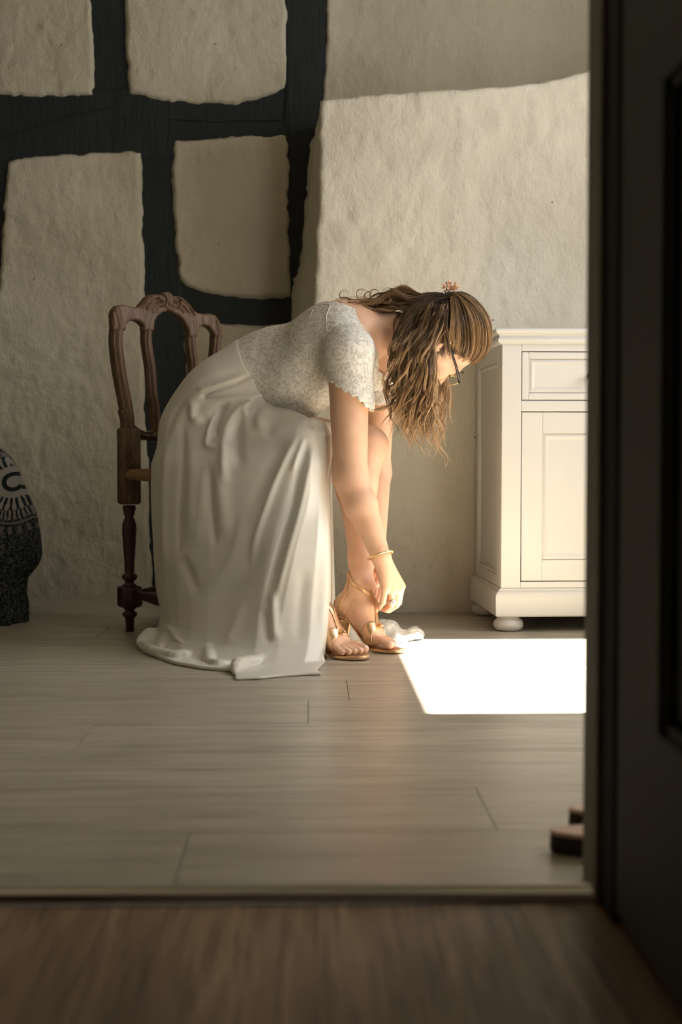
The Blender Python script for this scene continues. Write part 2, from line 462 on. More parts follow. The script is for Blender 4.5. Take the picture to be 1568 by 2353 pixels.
t.base((.2, .1, .05), .34, spec=.55); t.link(a.outputs['Color'], t.b.inputs['Base Color'])
tr = t.node('ShaderNodeBsdfTranslucent'); t.link(a.outputs['Color'], tr.inputs[0]); mx = t.node('ShaderNodeMixShader'); mx.inputs[0].default_value = .38
t.link(t.b.outputs[0], mx.inputs[1]); t.link(tr.outputs[0], mx.inputs[2]); t.link(mx.outputs[0], t.out.inputs[0]); M['hair'] = t.m
t = NT('hair_root'); n = t.noise(t.pos((80, 80, 20)), 4, 3); t.base(t.mix(n, (.030, .017, .009), (.075, .040, .019)), .5); M['cap'] = t.m
t = NT('rose_gold_leather'); p = t.pos(); n = t.noise(p, 120, 4, .6, .8); t.base(t.mix(n, (.80, .52, .30), (.60, .36, .185)), t.val(n, .24, .42), .85); t.bump(n, .25, .0012); M['gold'] = t.m
t = NT('insole_brown'); t.base((.30, .16, .08), .6); M['insole'] = t.m
t = NT('bracelet_gold'); t.base((.86, .58, .28), .25, .7); M['bracelet'] = t.m
t = NT('silver'); t.base((.85, .82, .76), .2, 1); M['silver'] = t.m
t = NT('grey_stone'); t.base((.30, .31, .29), .15, spec=.7); M['stone'] = t.m
t = NT('glasses_black'); t.base((.012, .007, .005), .2, spec=.6); M['specs'] = t.m
t = NT('lens'); t.base((1, 1, 1), .03); t.b.inputs['Transmission Weight'].default_value = 1; t.b.inputs['IOR'].default_value = 1.05; M['lens'] = t.m
t = NT('petal_pink'); oi = t.noise(t.pos(), 90, 2); t.base(t.ramp(oi, [(.3, (.72, .34, .22)), (.5, (.76, .55, .38)), (.7, (.66, .22, .12))]), .8); M['petal'] = t.m
t = NT('cork_tan'); n = t.noise(t.pos(), 40, 3); t.base(t.mix(n, (.74, .54, .41), (.62, .43, .31)), .65); M['cork'] = t.m
t = NT('sole_dark'); n = t.noise(t.pos((3, 3, 220)), 3, 2); t.base(t.mix(n, (.035, .020, .013), (.012, .008, .006)), .6); M['sole'] = t.m
t = NT('window_frame_white'); t.base((.7, .68, .62), .5); M['winframe'] = t.m
t = NT('mattress_ticking'); t.base((.4, .38, .34), .9); M['tick'] = t.m
t = NT('mandala_bedspread')
MC = P(17, 1108, 4.31)
g = t.node('ShaderNodeNewGeometry'); sx = t.node('ShaderNodeSeparateXYZ'); t.link(g.outputs['Position'], sx.inputs[0])
dx = t.math('SUBTRACT', sx.outputs[0], float(MC[0])); dz = t.math('SUBTRACT', sx.outputs[2], float(MC[2]))
r = t.math('SQRT', t.math('ADD', t.math('MULTIPLY', dx, dx), t.math('MULTIPLY', dz, t.math('MULTIPLY', dz, .75))))
th = t.math('ARCTAN2', dz, dx)
wob = t.noise(t.pos(), 90, 2)
def ring(r0, r1):
    return t.math('MULTIPLY', t.math('GREATER_THAN', r, r0), t.math('LESS_THAN', r, r1))
def spokes(n, cut): return t.math('GREATER_THAN', t.math('SINE', t.math('ADD', t.math('MULTIPLY', th, float(n)), t.math('MULTIPLY', wob, 2.5))), cut)
m = t.math('LESS_THAN', r, .015)
m = t.math('MAXIMUM', m, ring(.026, .043))
m = t.math('MAXIMUM', m, t.math('MULTIPLY', ring(.043, .058), spokes(30, .15)))
m = t.math('MAXIMUM', m, t.math('MULTIPLY', ring(.058, .074), spokes(30, -.35)))
m = t.math('MAXIMUM', m, t.math('MULTIPLY', ring(.074, .10), t.math('MULTIPLY', spokes(60, -.2), .7)))
m = t.math('MAXIMUM', m, t.math('MULTIPLY', ring(.106, .112), .5))
m = t.math('MAXIMUM', m, t.math('MULTIPLY', ring(.118, .138), t.math('MULTIPLY', spokes(40, .1), .45)))
mo = t.val(t.noise(t.pos((1, 1, 1.0)), 120, 3, .6, 1.0), 0, 1, .52, .56)
m = t.math('MAXIMUM', m, t.math('MULTIPLY', t.math('GREATER_THAN', r, .093), t.math('MULTIPLY', mo, .32)))
t.base(t.mix(m, (.013, .018, .017), (.27, .24, .205)), .85, spec=.1); M['mandala'] = t.m

# ================================================================== THE SETTING
FY0, FY1, FX0, FX1 = 1.676, 5.24, -2.25, WIN['x']
YB = 5.15                                                     # face of the timber frame
# floor of the room: planks one by one
floor = MB(); box(floor, FX0, FX1, FY0, FY1, -.05, -.004); floor = floor.build('floor', M['joint'], smooth=False); tag(floor, kind='structure')
floor.name = 'floor'
PW, PL = 0.2635, 1.286
fixed = {0: -.163, 1: .262, 2: .66, 3: -.412, 4: .0}
protos = {}
for r in range(14):
    y0 = 1.682+r*PW; y1 = min(y0+PW, FY1)
    if y0 > FY1-.02: break
    off = fixed.get(r, (r*.47+.31) % 1.286)
    xs = [off+k*PL for k in range(-3, 4)]
    edges = [FX0]+[x for x in xs if FX0+.02 < x < FX1-.02]+[FX1]
    for a, b in zip(edges[:-1], edges[1:]):
        g_ = .0007
        v, f = boxv(-(b-a)/2+g_, (b-a)/2-g_, -(y1-y0)/2+g_, (y1-y0)/2-g_, -.008, 0)
        key = (round(b-a, 4), round(y1-y0, 4))
        if key not in protos: protos[key] = raw_mesh('plank', v, f, False); protos[key].materials.append(M['plank'])
        o = bpy.data.objects.new('plank', protos[key]); COL.objects.link(o); o.parent = floor
        o.location = ((a+b)/2, (y0+y1)/2, 0)
# hall floor in front of the threshold
hf = MB(); box(hf, -1.2, .6, -1.3, 1.655, -.05, -.016); hf = hf.build('floor_hall', M['joint'], smooth=False); tag(hf, kind='structure')
x = .2487-6*.24; i = 0
while x < .6:
    for (ya, yb) in ((-1.3, .35+.5*hsh(i)), (.35+.5*hsh(i), 1.652)):
        xa, xb = max(x, -1.2), min(x+.24, .6)
        v, f = boxv(-(xb-xa)/2+.0005, (xb-xa)/2-.0005, -(yb-ya)/2+.0005, (yb-ya)/2-.0005, -.008, 0)
        o = link('plank', raw_mesh('plank', v, f, False), M['hall_plank'], hf, ((xa+xb)/2, (ya+yb)/2, -.008))
    x += .24; i += 1
# threshold strip
prof = [(-.019, -.012), (-.019, -.004), (-.014, .002), (-.005, .0055), (.005, .0055), (.013, .003), (.018, .0004), (.018, -.003)]
tv = []; n = len(prof)
for xx in (-1.0, .352):
    for a, b in prof: tv.append((xx, 1.672+a+.004*(-xx), b+.002))
tf = [(k, (k+1) % n, n+(k+1) % n, n+k) for k in range(n)]+[tuple(range(n)), tuple(range(n, 2*n))[::-1]]
mb = MB(); mb.add(tv, tf); o = mb.build('threshold_strip', M['metal'], smooth=True)
tag(o, 'curved metal threshold strip across the doorway between the two wood floors', 'threshold')

# plaster relief: a height field that sinks behind the timber outside its outline
def px2w(pts, Y): return [(X(a, Y), Z(b, Y)) for a, b in pts]
def relief(poly, yface, depth, res=.009, rnd=.022, seed=0, amp=.004, edge=.006):
    poly = np.array(poly); lo = poly.min(0)-.02; hi = poly.max(0)+.02
    lo = np.maximum(lo, [-2.2, -.0]); hi = np.minimum(hi, [1.7, 2.62])
    xs = np.arange(lo[0], hi[0]+res, res); zs = np.arange(lo[1], hi[1]+res, res)
    Xg, Zg = np.meshgrid(xs, zs, indexing='ij')
    p3 = np.stack([Xg, Zg, Xg*0], -1)
    sd = poly_sd(Xg, Zg, poly)+edge*fbm(p3*22, 3, seed)
    u = np.clip(-sd/rnd, -1, 1)
    h = depth*np.where(u > 0, np.sqrt(np.clip(1-(1-u)**2, 0, 1)), u)
    h = h+np.clip(u, 0, 1)*amp*(fbm(p3*7, 3, seed+9)+.45*fbm(p3*np.array([30, 24, 1]), 2, seed+20))
    V = np.stack([Xg, yface-h, Zg], -1).reshape(-1, 3)
    nx, nz = Xg.shape; idx = np.arange(nx*nz).reshape(nx, nz)
    Q = np.stack([idx[:-1, :-1], idx[1:, :-1], idx[1:, 1:], idx[:-1, 1:]], -1).reshape(-1, 4)
    ok = (u.reshape(-1)[Q] > -.6).any(1)
    Q = Q[ok]; used = np.zeros(len(V), bool); used[Q.reshape(-1)] = True; ii = np.cumsum(used)-1
    return V[used], ii[Q]
wb = MB(); box(wb, FX0, FX1, YB+.03, YB+.25, -.02, 2.62); wb = wb.build('wall_back', M['plaster_shade'], smooth=False); tag(wb, kind='structure')
Yp = YB-.012
panels = {
 'a': [(-90, -460), (208, -460), (213, 0), (216, 100), (218, 219), (150, 224), (80, 222), (0, 220), (-90, 222)],
 'b': [(290, -460), (294, 0), (296, 70), (297, 130), (300, 217), (350, 224), (400, 233), (480, 237), (545, 240), (560, 229), (600, 224), (635, 211), (657, 200), (660, 100), (660, -460)],
 'c': [(22, 372), (60, 362), (150, 357), (250, 354), (300, 350), (327, 352), (325, 400), (328, 500), (330, 600), (332, 700), (334, 850), (329, 925), (335, 1000), (338, 1200), (347, 1345), (349, 1440), (-120, 1440), (-120, 760), (-12, 720), (3, 660), (10, 560), (14, 480)],
 'd': [(405, 322), (480, 318), (600, 312), (655, 312), (664, 330), (665, 500), (668, 682), (620, 684), (520, 678), (470, 668), (430, 655), (417, 640), (408, 560), (403, 480), (400, 380)],
 'e': [(425, 765), (432, 752), (520, 748), (620, 751), (668, 745), (668, 1440), (430, 1440), (422, 1000), (430, 870), (426, 800)],
 'f': [(752, -460), (752, 60), (750, 100), (745, 180), (742, 240), (735, 290), (712, 330), (704, 400), (700, 500), (691, 590), (688, 628), (672, 640), (670, 690), (668, 1440), (1500, 1440), (1500, -460)],
 'g': [(-600, -460), (-170, -460), (-170, 222), (-600, 222)],
 'h': [(-600, 372), (-120, 372), (-110, 1440), (-600, 1440)],
}
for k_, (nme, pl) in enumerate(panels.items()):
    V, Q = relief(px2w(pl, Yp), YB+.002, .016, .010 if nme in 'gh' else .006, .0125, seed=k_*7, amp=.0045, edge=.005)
    part('plaster_panel', V, Q, M['plaster_shade'], wb)
# timber beams, each with a slightly crooked hewn outline
def beam(pts, y0=YB, y1=YB+.12, seed=0):
    P2 = px2w(pts, YB); n = len(P2)
    V, Q = relief(P2, y0+.012, .012, .012, .008, seed, .0025, .003)
    v2 = [(a, y0+.012, b) for a, b in P2]+[(a, y1, b) for a, b in P2]
    mbb = MB(); mbb.add(V, Q.tolist())
    mbb.add(v2, [(i, (i+1) % n, n+(i+1) % n, n+i) for i in range(n)])
    return mbb.build('timber_beam', M['beam'], wb)
beam([(-2000, 200), (-60, 205), (680, 195), (680, 335), (300, 372), (-60, 378), (-2000, 380)], seed=1)      # long rail
beam([(200, -460), (310, -460), (310, 250), (200, 250)], y0=YB+.004, seed=2)
beam([(315, 340), (420, 330), (425, 700), (445, 780), (445, 1450), (325, 1450)], y0=YB+.005, seed=3)
beam([(400, 640), (480, 655), (690, 665), (690, 770), (400, 775)], y0=YB+.007, seed=4)
beam([(650, -460), (765, -460), (760, 240), (725, 340), (700, 700), (690, 1450), (655, 1450)], y0=YB-.003, seed=5)
beam([(-60, 345), (40, 345), (15, 760), (-60, 760)], y0=YB+.006, seed=6)
beam([(-180, -460), (-80, -460), (-80, 240), (-180, 240)], y0=YB+.006, seed=7)
beam([(-140, 345), (-60, 345), (-100, 1450), (-140, 1450)], y0=YB+.008, seed=8)
# open cracks in the rail
for pts in ([(0, 318), (60, 300), (140, 272), (200, 256), (280, 246)], [(380, 272), (470, 278), (560, 277), (655, 276)], [(660, 40), (664, 200), (666, 420), (668, 640)]):
    pth = spline([P(a, b, YB-.0035) for a, b in pts], 24); rr = np.interp(np.linspace(0, 1, 24), [0, .2, .8, 1], [.0005, .0022, .0022, .0005])
    mb = MB(); mb.add(*tube(pth, rr, 6)); mb.build('crack', M['gap_crack'], wb)

# the chimney-like projection on the right, nearer than the timber frame
YF = 4.68
zs = np.concatenate([np.arange(-.02, 1.66, .010), [1.665]])
def ledge(px): return np.interp(px, [735, 800, 880, 960, 1060, 1160, 1260, 1360, 1800], [238, 226, 222, 212, 208, 198, 184, 165, 110])
sxs = np.concatenate([np.linspace(0, 1, 34)[:-1], 1+np.arange(0, 1.62/.010)*.010])
edge_y = np.array([165, 235, 330, 500, 620, 690, 800, 1440]); edge_f = np.array([742, 741, 738, 733, 727, 722, 720, 716]); edge_b = np.array([744, 744, 722, 706, 690, 672, 669, 667])
rows = []
for s in np.linspace(0, 1, 190):
    row = []
    pyb = None
    for u in sxs:
        # vertical position: 0 floor .. 1 ledge
        if u < 1:
            ztop = Z(ledge(736), YF)
        else:
            xx = X(738, YF)+(u-1); ztop = Z(ledge(708+xx*FPX/YF), YF)
        z = -.02+(ztop+.02)*s
        py = 1045-(z-CAMZ)*FPX/YF
        xf = X(np.interp(py, edge_y, edge_f), YF); pyb = 1045-(z-CAMZ)*FPX/(YB-.01); xb = X(np.interp(pyb, edge_y, edge_b), YB-.01)
        if u < 1:
            e = 1-(1-u)**3 if False else u
            row.append((xb+(xf-xb)*e, (YB-.01)+(YF-(YB-.01))*e, z))
        else: row.append((xf+(u-1), YF, z))
    rows.append(row)
A = np.array(rows)                                            # (s, u, 3)
# three more rows: the sloping ledge running back to the wall
top = A[-1].copy(); extra = []
for q in (.02, .25, .6, 1.0):
    r2 = top.copy(); r2[:, 1] = top[:, 1]+(YB+.02-top[:, 1])*q; r2[:, 2] = top[:, 2]+.006+.03*q; extra.append(r2)
A = np.concatenate([A, np.array(extra)])
nu = A.shape[1]
pn = A.copy()
disp = .006*fbm(pn*4, 3, 50)+.0032*fbm(pn*np.array([16, 16, 13]), 3, 60)+.0016*fbm(pn*np.array([46, 46, 40]), 2, 70)
corner = np.exp(-((np.arange(nu)-33)/3.0)**2)
A[:, :, 1] -= disp; A[:, 20:60, 0] += (.006*fbm(np.stack([A[:, 0, 2]*16, A[:, 0, 2]*0, A[:, 0, 2]*0], -1), 3, 8))[:, None]*np.exp(-((np.arange(20, 60)-33)/8.0)**2)[None]
A[:, 33, 1] += .006; A[:, 32, 1] -= 0; A[-5:-3, :, 2] += (.006*fbm(np.stack([np.arange(nu)*.12, np.zeros(nu), np.zeros(nu)], -1), 3, 11))[None]
idx = np.arange(A.shape[0]*nu).reshape(A.shape[0], nu)
Q = np.stack([idx[:-1, :-1], idx[:-1, 1:], idx[1:, 1:], idx[1:, :-1]], -1).reshape(-1, 4)
o = link('wall_projection', raw_mesh('wall_projection', A.reshape(-1, 3), Q), M['plaster']); tag(o, kind='structure')
# remaining walls and ceiling
w = MB(); box(w, FX0-.2, FX0, 1.6, FY1, -.05, 2.62); tag(w.build('wall_left', M['plaster_shade'], smooth=False), kind='structure')
w = MB(); x0, x1 = FX1, FX1+.10
box(w, x0, x1, 1.6, WIN['y0'], -.05, 2.62); box(w, x0, x1, WIN['y1'], YB+.25, -.05, 2.62)
box(w, x0, x1, WIN['y0'], WIN['y1'], -.05, WIN['z0']); box(w, x0, x1, WIN['y0'], WIN['y1'], WIN['z1'], 2.62)
tag(w.build('wall_right', M['plaster'], smooth=False), kind='structure')
w = MB(); box(w, FX0-.2, FX1+.1, 1.6, FY1+.2, 2.60, 2.75); tag(w.build('ceiling', M['ceil'], smooth=False), kind='structure')
# open casement frame around the window
wf = MB(); t_ = .035
box(wf, x0+.05, x1, WIN['y0']-.0, WIN['y0']+.012, WIN['z0'], WIN['z1']); box(wf, x0+.05, x1, WIN['y1']-.012, WIN['y1'], WIN['z0'], WIN['z1'])
box(wf, x0+.05, x1, WIN['y0'], WIN['y1'], WIN['z0'], WIN['z0']+.012); box(wf, x0+.05, x1, WIN['y0'], WIN['y1'], WIN['z1']-.012, WIN['z1'])
tag(wf.build('window_1', M['winframe'], smooth=False), kind='structure')
# front partition with the doorway, hall walls
JX = .337
w = MB(); box(w, JX+.014, 1.03, 1.66, 1.72, -.05, 2.62); box(w, 1.53, FX1+.1, 1.66, 1.72, -.05, 2.62); box(w, 1.03, 1.53, 1.66, 1.72, -.05, .95); box(w, 1.03, 1.53, 1.66, 1.72, 2.10, 2.62); box(w, FX0, -.62, 1.64, 1.72, -.05, 2.62); box(w, -.62, JX+.014, 1.64, 1.72, 2.05, 2.62)  # includes an added window opening that lets in fill light
tag(w.build('wall_front', M['plaster_shade'], smooth=False), kind='structure')
w = MB(); box(w, -1.3, -1.2, -1.3, 1.64, -.05, 2.4); tag(w.build('wall_hall_left', M['hall_wall'], smooth=False), kind='structure')
wf = MB()
for a_ in (1.03, 1.506): box(wf, a_, a_+.024, 1.67, 1.70, .95, 2.10)
box(wf, 1.03, 1.53, 1.67, 1.70, .95, .974); box(wf, 1.03, 1.53, 1.67, 1.70, 2.076, 2.10)
tag(wf.build('window_added', M['winframe'], smooth=False), kind='structure')  # unseen window, added to brighten the chest and lower wall from the front
w = MB(); box(w, .60, .70, -1.3, 1.66, -.05, 2.4); tag(w.build('wall_hall_right', M['hall_wall'], smooth=False), kind='structure')
w = MB(); box(w, -1.3, .7, -1.4, -1.3, -.05, 2.4); tag(w.build('wall_hall_back', M['hall_wall'], smooth=False), kind='structure')
w = MB(); box(w, -1.3, .7, -1.4, 1.64, 2.38, 2.45); tag(w.build('ceiling_hall', M['hall_wall'], smooth=False), kind='structure')
# door jamb: pale reveal edge, black box painting in the hinge gap's shadow
w = MB(); box(w, JX, JX+.03, 1.641, 1.722, -.012, 2.08)
jamb = w.build('trim_1', M['jamb'], smooth=False); tag(jamb, kind='structure'); bevel(jamb, .003)
w = MB(); box(w, JX+.006, JX+.03, 1.575, 1.640, -.010, 2.08)
bevel(w.build('gap_shade', M['gap_crack'], jamb, smooth=False), .003)
# the open door leaf, seen along its length
door = empty('door_1', (JX+.021, 1.58, 0), kind='structure')
LX = JX+.009
Y1 = 1.572; Y0 = .80; py0, py1 = P(1520, 0, 1)[0], 0
yp = LX*FPX/(1522-708)                                        # where the recessed panel starts
zb_, zt_ = Z(1692, yp), Z(178, yp)
w = MB(); th_ = .04
box(w, LX, LX+th_, yp, Y1, .006, 2.03); box(w, LX, LX+th_, Y0, Y0+.11, .006, 2.03)
for za, zb in ((.006, zb_), (zt_, zt_+.16), (1.9, 2.03)): box(w, LX, LX+th_, Y0+.11, yp, za, zb)
part('door_frame', w.verts(), w.faces(), M['door'], door, False)
for za, zb in ((zb_, zt_), (zt_+.16, 1.9)):
    w = MB(); box(w, LX+.014, LX+.026, Y0+.11, yp, za, zb); part('door_panel', w.verts(), w.faces(), M['door'], door, False)
    w = MB()
    for a in (0, 1):
        d_ = .008*a
        box(w, LX+.006+d_, LX+.02, yp-.012-d_, yp-d_, za, zb); box(w, LX+.006+d_, LX+.02, Y0+.11, yp, za+d_, za+.012+d_); box(w, LX+.006+d_, LX+.02, Y0+.11, yp, zb-.012-d_, zb-d_)
    part('panel_molding', w.verts(), w.faces(), M['door'], door, False)
w = MB(); w.add(*lathe([(.006, 0), (.006, .03), (.010, .035)], (LX, Y0+.06, 1.02), 12, (-1, 0, 0))); w.add(*tube([(LX-.04, Y0+.06, 1.02), (LX-.042, Y0+.16, 1.02)], .008, 10)); part('door_handle', w.verts(), w.faces(), M['knob'], door)

# ================================================================== CHEST
ch = empty('chest', (0, 0, 0), 'white painted chest with moulded top, drawer over door and bun feet', 'cabinet')
CHX, CHY, CR_ = .567, 4.155, math.radians(2.2)
ch.location = (CHX, CHY, 0); ch.rotation_euler = (0, 0, CR_)
def cpart(name, mb, mat, parent=ch, smooth=False, bev=0, label=None):
    o = link(name, raw_mesh(name, mb.verts(), mb.faces(), smooth), mat, parent)
    if bev: bevel(o, bev, 3)
    if label: o['label'] = label
    return o
CW, CD = .90, .485; ZP0, ZP1, ZT0, ZT1 = .045, .128, .845, .889
# carcass: front face at y=0, left side at x=0
m = MB()
dx0, dx1, dz0, dz1 = .058, CW-.058, Z(920, CHY), Z(806, CHY)
oz0, oz1 = Z(1338, CHY), Z(945, CHY)
box(m, 0, dx0, 0, .03, ZP1, ZT0); box(m, dx1, CW, 0, .03, ZP1, ZT0)
box(m, dx0, dx1, 0, .03, ZP1, oz0); box(m, dx0, dx1, 0, .03, oz1, dz0); box(m, dx0, dx1, 0, .03, dz1, ZT0)
box(m, CW-.02, CW, .03, CD, ZP1, ZT0); box(m, 0, CW, CD-.01, CD, ZP1, ZT0)
box(m, 0, .02, .03, .075, ZP1, ZT0); box(m, 0, .02, CD-.045, CD, ZP1, ZT0); box(m, 0, .02, .075, CD-.045, ZT0-.05, ZT0); box(m, 0, .02, .075, CD-.045, ZP1, ZP1+.035)
box(m, .02, CW-.02, .03, CD-.01, ZP1, ZP1+.02)
cpart('carcass', m, M['chest'], bev=.0025)
m = MB(); box(m, .010, .018, .07, CD-.04, ZP1+.03, ZT0-.045); cpart('side_panel', m, M['chest'])
m = MB()
for (a, b, c, d) in ((.075, .083, ZP1+.035, ZT0-.05), (CD-.053, CD-.045, ZP1+.035, ZT0-.05)): box(m, .002, .012, a, b, c, d)
box(m, .002, .012, .075, CD-.045, ZP1+.035, ZP1+.045); box(m, .002, .012, .075, CD-.045, ZT0-.06, ZT0-.05)
cpart('panel_molding', m, M['chest'], bev=.003)
# two drawers and two doors across the front
mid = CW/2
def framed(name, xa, xb, za, zb, ins, arch=False):
    m = MB(); y = .002
    box(m, xa+.0022, xa+ins, y, y+.018, za+.0022, zb-.0022); box(m, xb-ins, xb-.0022, y, y+.018, za+.0022, zb-.0022)
    box(m, xa+ins, xb-ins, y, y+.018, za+.0022, za+ins*1.0); box(m, xa+ins, xb-ins, y, y+.018, zb-ins*1.0, zb-.0022)
    o = cpart(name, m, M['chest'], bev=.002)
    m = MB(); s = .010
    # raised field with sloping edges
    x_0, x_1, z_0, z_1 = xa+ins-.001, xb-ins+.001, za+ins-.001, zb-ins+.001
    v = [(x_0, y+.006, z_0), (x_1, y+.006, z_0), (x_1, y+.006, z_1), (x_0, y+.006, z_1), (x_0+s, y+.001, z_0+s), (x_1-s, y+.001, z_0+s), (x_1-s, y+.001, z_1-s), (x_0+s, y+.001, z_1-s),
         (x_0+s*2, y+.0045, z_0+s*2), (x_1-s*2, y+.0045, z_0+s*2), (x_1-s*2, y+.0045, z_1-s*2), (x_0+s*2, y+.0045, z_1-s*2)]
    f = [(i, (i+1) % 4, 4+(i+1) % 4, 4+i) for i in range(4)]+[(4+i, 4+(i+1) % 4, 8+(i+1) % 4, 8+i) for i in range(4)]+[(8, 9, 10, 11)]
    m.add(v, f)
    cpart('field_panel', m, M['chest'], o)
    return o
for (xa, xb) in ((dx0, mid-.012), (mid+.012, dx1)):
    d_ = framed('drawer', xa, xb, dz0, dz1, .022)
    m = MB(); m.add(*lathe([(.004, 0), (.005, .012), (.011, .02), (.012, .026), (.007, .031), (.001, .032)], ((xa+xb)/2+.011, .004, (dz0+dz1)/2), 16, (0, -1, 0)))
    cpart('knob', m, M['knob'], d_, True)
    d_ = framed('door', xa, xb, oz0, oz1, .064)
    m = MB(); m.add(*lathe([(.004, 0), (.005, .012), (.011, .02), (.012, .026), (.007, .031), (.001, .032)], (xb-.03 if xa == dx0 else xa+.03, .004, .55), 16, (0, -1, 0)))
    cpart('knob', m, M['knob'], d_, True)
m = MB(); box(m, mid-.012, mid+.012, .0, .03, ZP1, ZT0); cpart('center_stile', m, M['chest'])
def molding(name, prof):
    """profile of (outward, z) swept round left, front and right sides"""
    m = MB(); vs = []; n = len(prof)
    for o_, z in prof:
        vs += [(-o_, CD, z), (-o_, -o_, z), (CW+o_, -o_, z), (CW+o_, CD, z)]
    f = [(i*4+k, i*4+k+1, (i+1)*4+k+1, (i+1)*4+k) for i in range(n-1) for k in range(3)]
    f += [(i*4+3, i*4, (i+1)*4, (i+1)*4+3) for i in range(n-1)]
    f += [tuple(range(4))[::-1], tuple((n-1)*4+k for k in range(4))]
    m.add(vs, f); return cpart(name, m, M['chest'])
molding('plinth', [(.0, ZP0), (.014, ZP0), (.017, ZP0+.004), (.018, ZP1-.026), (.017, ZP1-.018), (.013, ZP1-.011), (.006, ZP1-.005), (.003, ZP1)])
molding('top_board', [(.002, ZT0-.002), (.006, ZT0), (.011, ZT0+.003), (.013, ZT0+.008), (.013, ZT0+.013), (.009, ZT0+.018), (.008, ZT0+.022), (.012, ZT0+.026), (.018, ZT0+.030), (.021, ZT0+.036), (.020, ZT0+.041), (.016, ZT1)])
for (fx, fy) in ((.028, .03), (CW-.028, .03), (.028, CD-.04), (CW-.028, CD-.04)):
    m = MB(); m.add(*lathe([(.026, 0), (.036, .003), (.043, .011), (.0445, .020), (.042, .030), (.034, .037), (.031, .040), (.033, ZP0+.001)], (fx, fy, 0), 28))
    cpart('bun_foot', m, M['chest'], smooth=True)

# ================================================================== CHAIR
CA = np.array([-.546, 4.17]); CB_ = np.array([-.288, 4.42]); CL = CB_-CA; CLn = CL/np.linalg.norm(CL); CWd = np.linalg.norm(CL)
CF = np.array([CLn[1], -CLn[0]])                              # the way the chair faces
u3 = np.array([CLn[0], CLn[1], 0]); f3 = np.array([CF[0], CF[1], 0]); z3 = np.array([0, 0, 1.0]); A3 = np.array([CA[0], CA[1], 0])
def cbk(px, py):
    """where the ray through a pixel meets the plane of the chair back -> (u along the back, z)"""
    d = CR @ np.array([(px-W/2)/FPX, -(py-H/2)/FPX, -1.0]); n3 = f3
    t = (A3@n3)/(d@n3); p = d*t; p[2] += CAMZ
    return np.array([(p-A3)@u3, p[2]])
def cw(u, z, b=0.):
    rk = .035*max(0, (z-.47)/.5)                               # the back leans away a little
    return A3+u3*u+z3*z+f3*(b-0*rk)
chair = empty('carved_chair', (CA[0], CA[1], 0), 'dark carved wooden chair with open wavy slat back behind the seated woman', 'chair')
crest_top = [(254, 740), (253, 722), (256, 711), (265, 703), (280, 700), (292, 704), (302, 707), (314, 706), (322, 697), (332, 684), (344, 677), (357, 676), (368, 679), (374, 672), (384, 671), (391, 676), (393, 682), (404, 680), (416, 685), (426, 696), (437, 709), (448, 719), (462, 722), (478, 721), (490, 725), (499, 736), (505, 752), (508, 775)]
crest_bot = [(489, 775), (484, 762), (474, 751), (462, 748), (453, 753), (449, 764), (447, 775), (430, 775), (427, 758), (419, 741), (406, 727), (392, 719), (380, 716), (368, 719), (357, 728), (350, 741), (349, 762), (326, 762), (325, 750), (316, 741), (304, 736), (293, 738), (285, 746), (284, 760), (255, 760)]
CP = np.array([cbk(a, b) for a, b in crest_top+crest_bot])
vol = [cbk(367, 690), cbk(399, 694)]
leafs = [([(322, 705), (335, 690), (350, 683), (361, 684)], .004), ([(333, 708), (345, 696), (358, 694)], .0035), ([(345, 716), (353, 705), (364, 702)], .003),
         ([(440, 722), (430, 704), (417, 692), (404, 687)], .004), ([(428, 718), (420, 705), (408, 699)], .0035), ([(415, 716), (408, 707), (400, 704)], .003),
         ([(374, 702), (384, 712), (395, 703)], .003), ([(384, 676), (384, 700)], .003), ([(262, 715), (268, 740), (272, 760)], .003), ([(492, 740), (498, 760), (500, 775)], .003)]
leafw = [(np.array([cbk(*q) for q in spline(l, 6)]), a) for l, a in leafs]
def crest_f(p):
    q = p-A3; u = q@u3; z = q[..., 2]; n = q@f3
    d2 = poly_sd(u, z, CP); r = .008
    h = .0155+0*u
    for l, a in leafw:
        dd = np.full(u.shape, 1e9)
        for i in range(len(l)-1):
            e = l[i+1]-l[i]; tt = np.clip(((u-l[i][0])*e[0]+(z-l[i][1])*e[1])/(e@e), 0, 1)
            dd = np.minimum(dd, (u-l[i][0]-e[0]*tt)**2+(z-l[i][1]-e[1]*tt)**2)
        dd = np.sqrt(dd); h = h+a*np.exp(-(dd/.0035)**2)-a*.7*np.exp(-((dd-.0085)/.0035)**2)
    for c in vol:
        rr = np.sqrt((u-c[0])**2+(z-c[1])**2); h = h+.006*np.exp(-(rr/.006)**2)-.004*np.exp(-((rr-.012)/.003)**2)+.004*np.exp(-((rr-.018)/.003)**2)
    dn = np.where(n > 0, n-h, -n-.014)
    a = d2+r; b = dn+r
    return np.minimum(np.maximum(a, b), 0)+np.sqrt(np.maximum(a, 0)**2+np.maximum(b, 0)**2)-r
cps = [cw(a, b) for a, b in CP]; lo = np.min(cps, 0)-.03; hi = np.max(cps, 0)+.03
V, Q = surface([fprim(crest_f, lo, hi, 0)], .0022)
part('crest_rail', V, Q, M['walnut'], chair)
def mold_prof(w, d):
    return [(-w/2, -d/2), (-w/2, d*.15), (-w*.44, d*.32), (-w*.34, d*.36), (-w*.30, d*.22), (-w*.24, d*.24), (-w*.17, d*.5), (0, d*.56), (w*.17, d*.5), (w*.24, d*.24), (w*.30, d*.22), (w*.34, d*.36), (w*.44, d*.32), (w/2, d*.15), (w/2, -d/2)]
def cpath(pts, n=40, b=0.): return spline([cw(*cbk(*p), b) for p in pts], n)
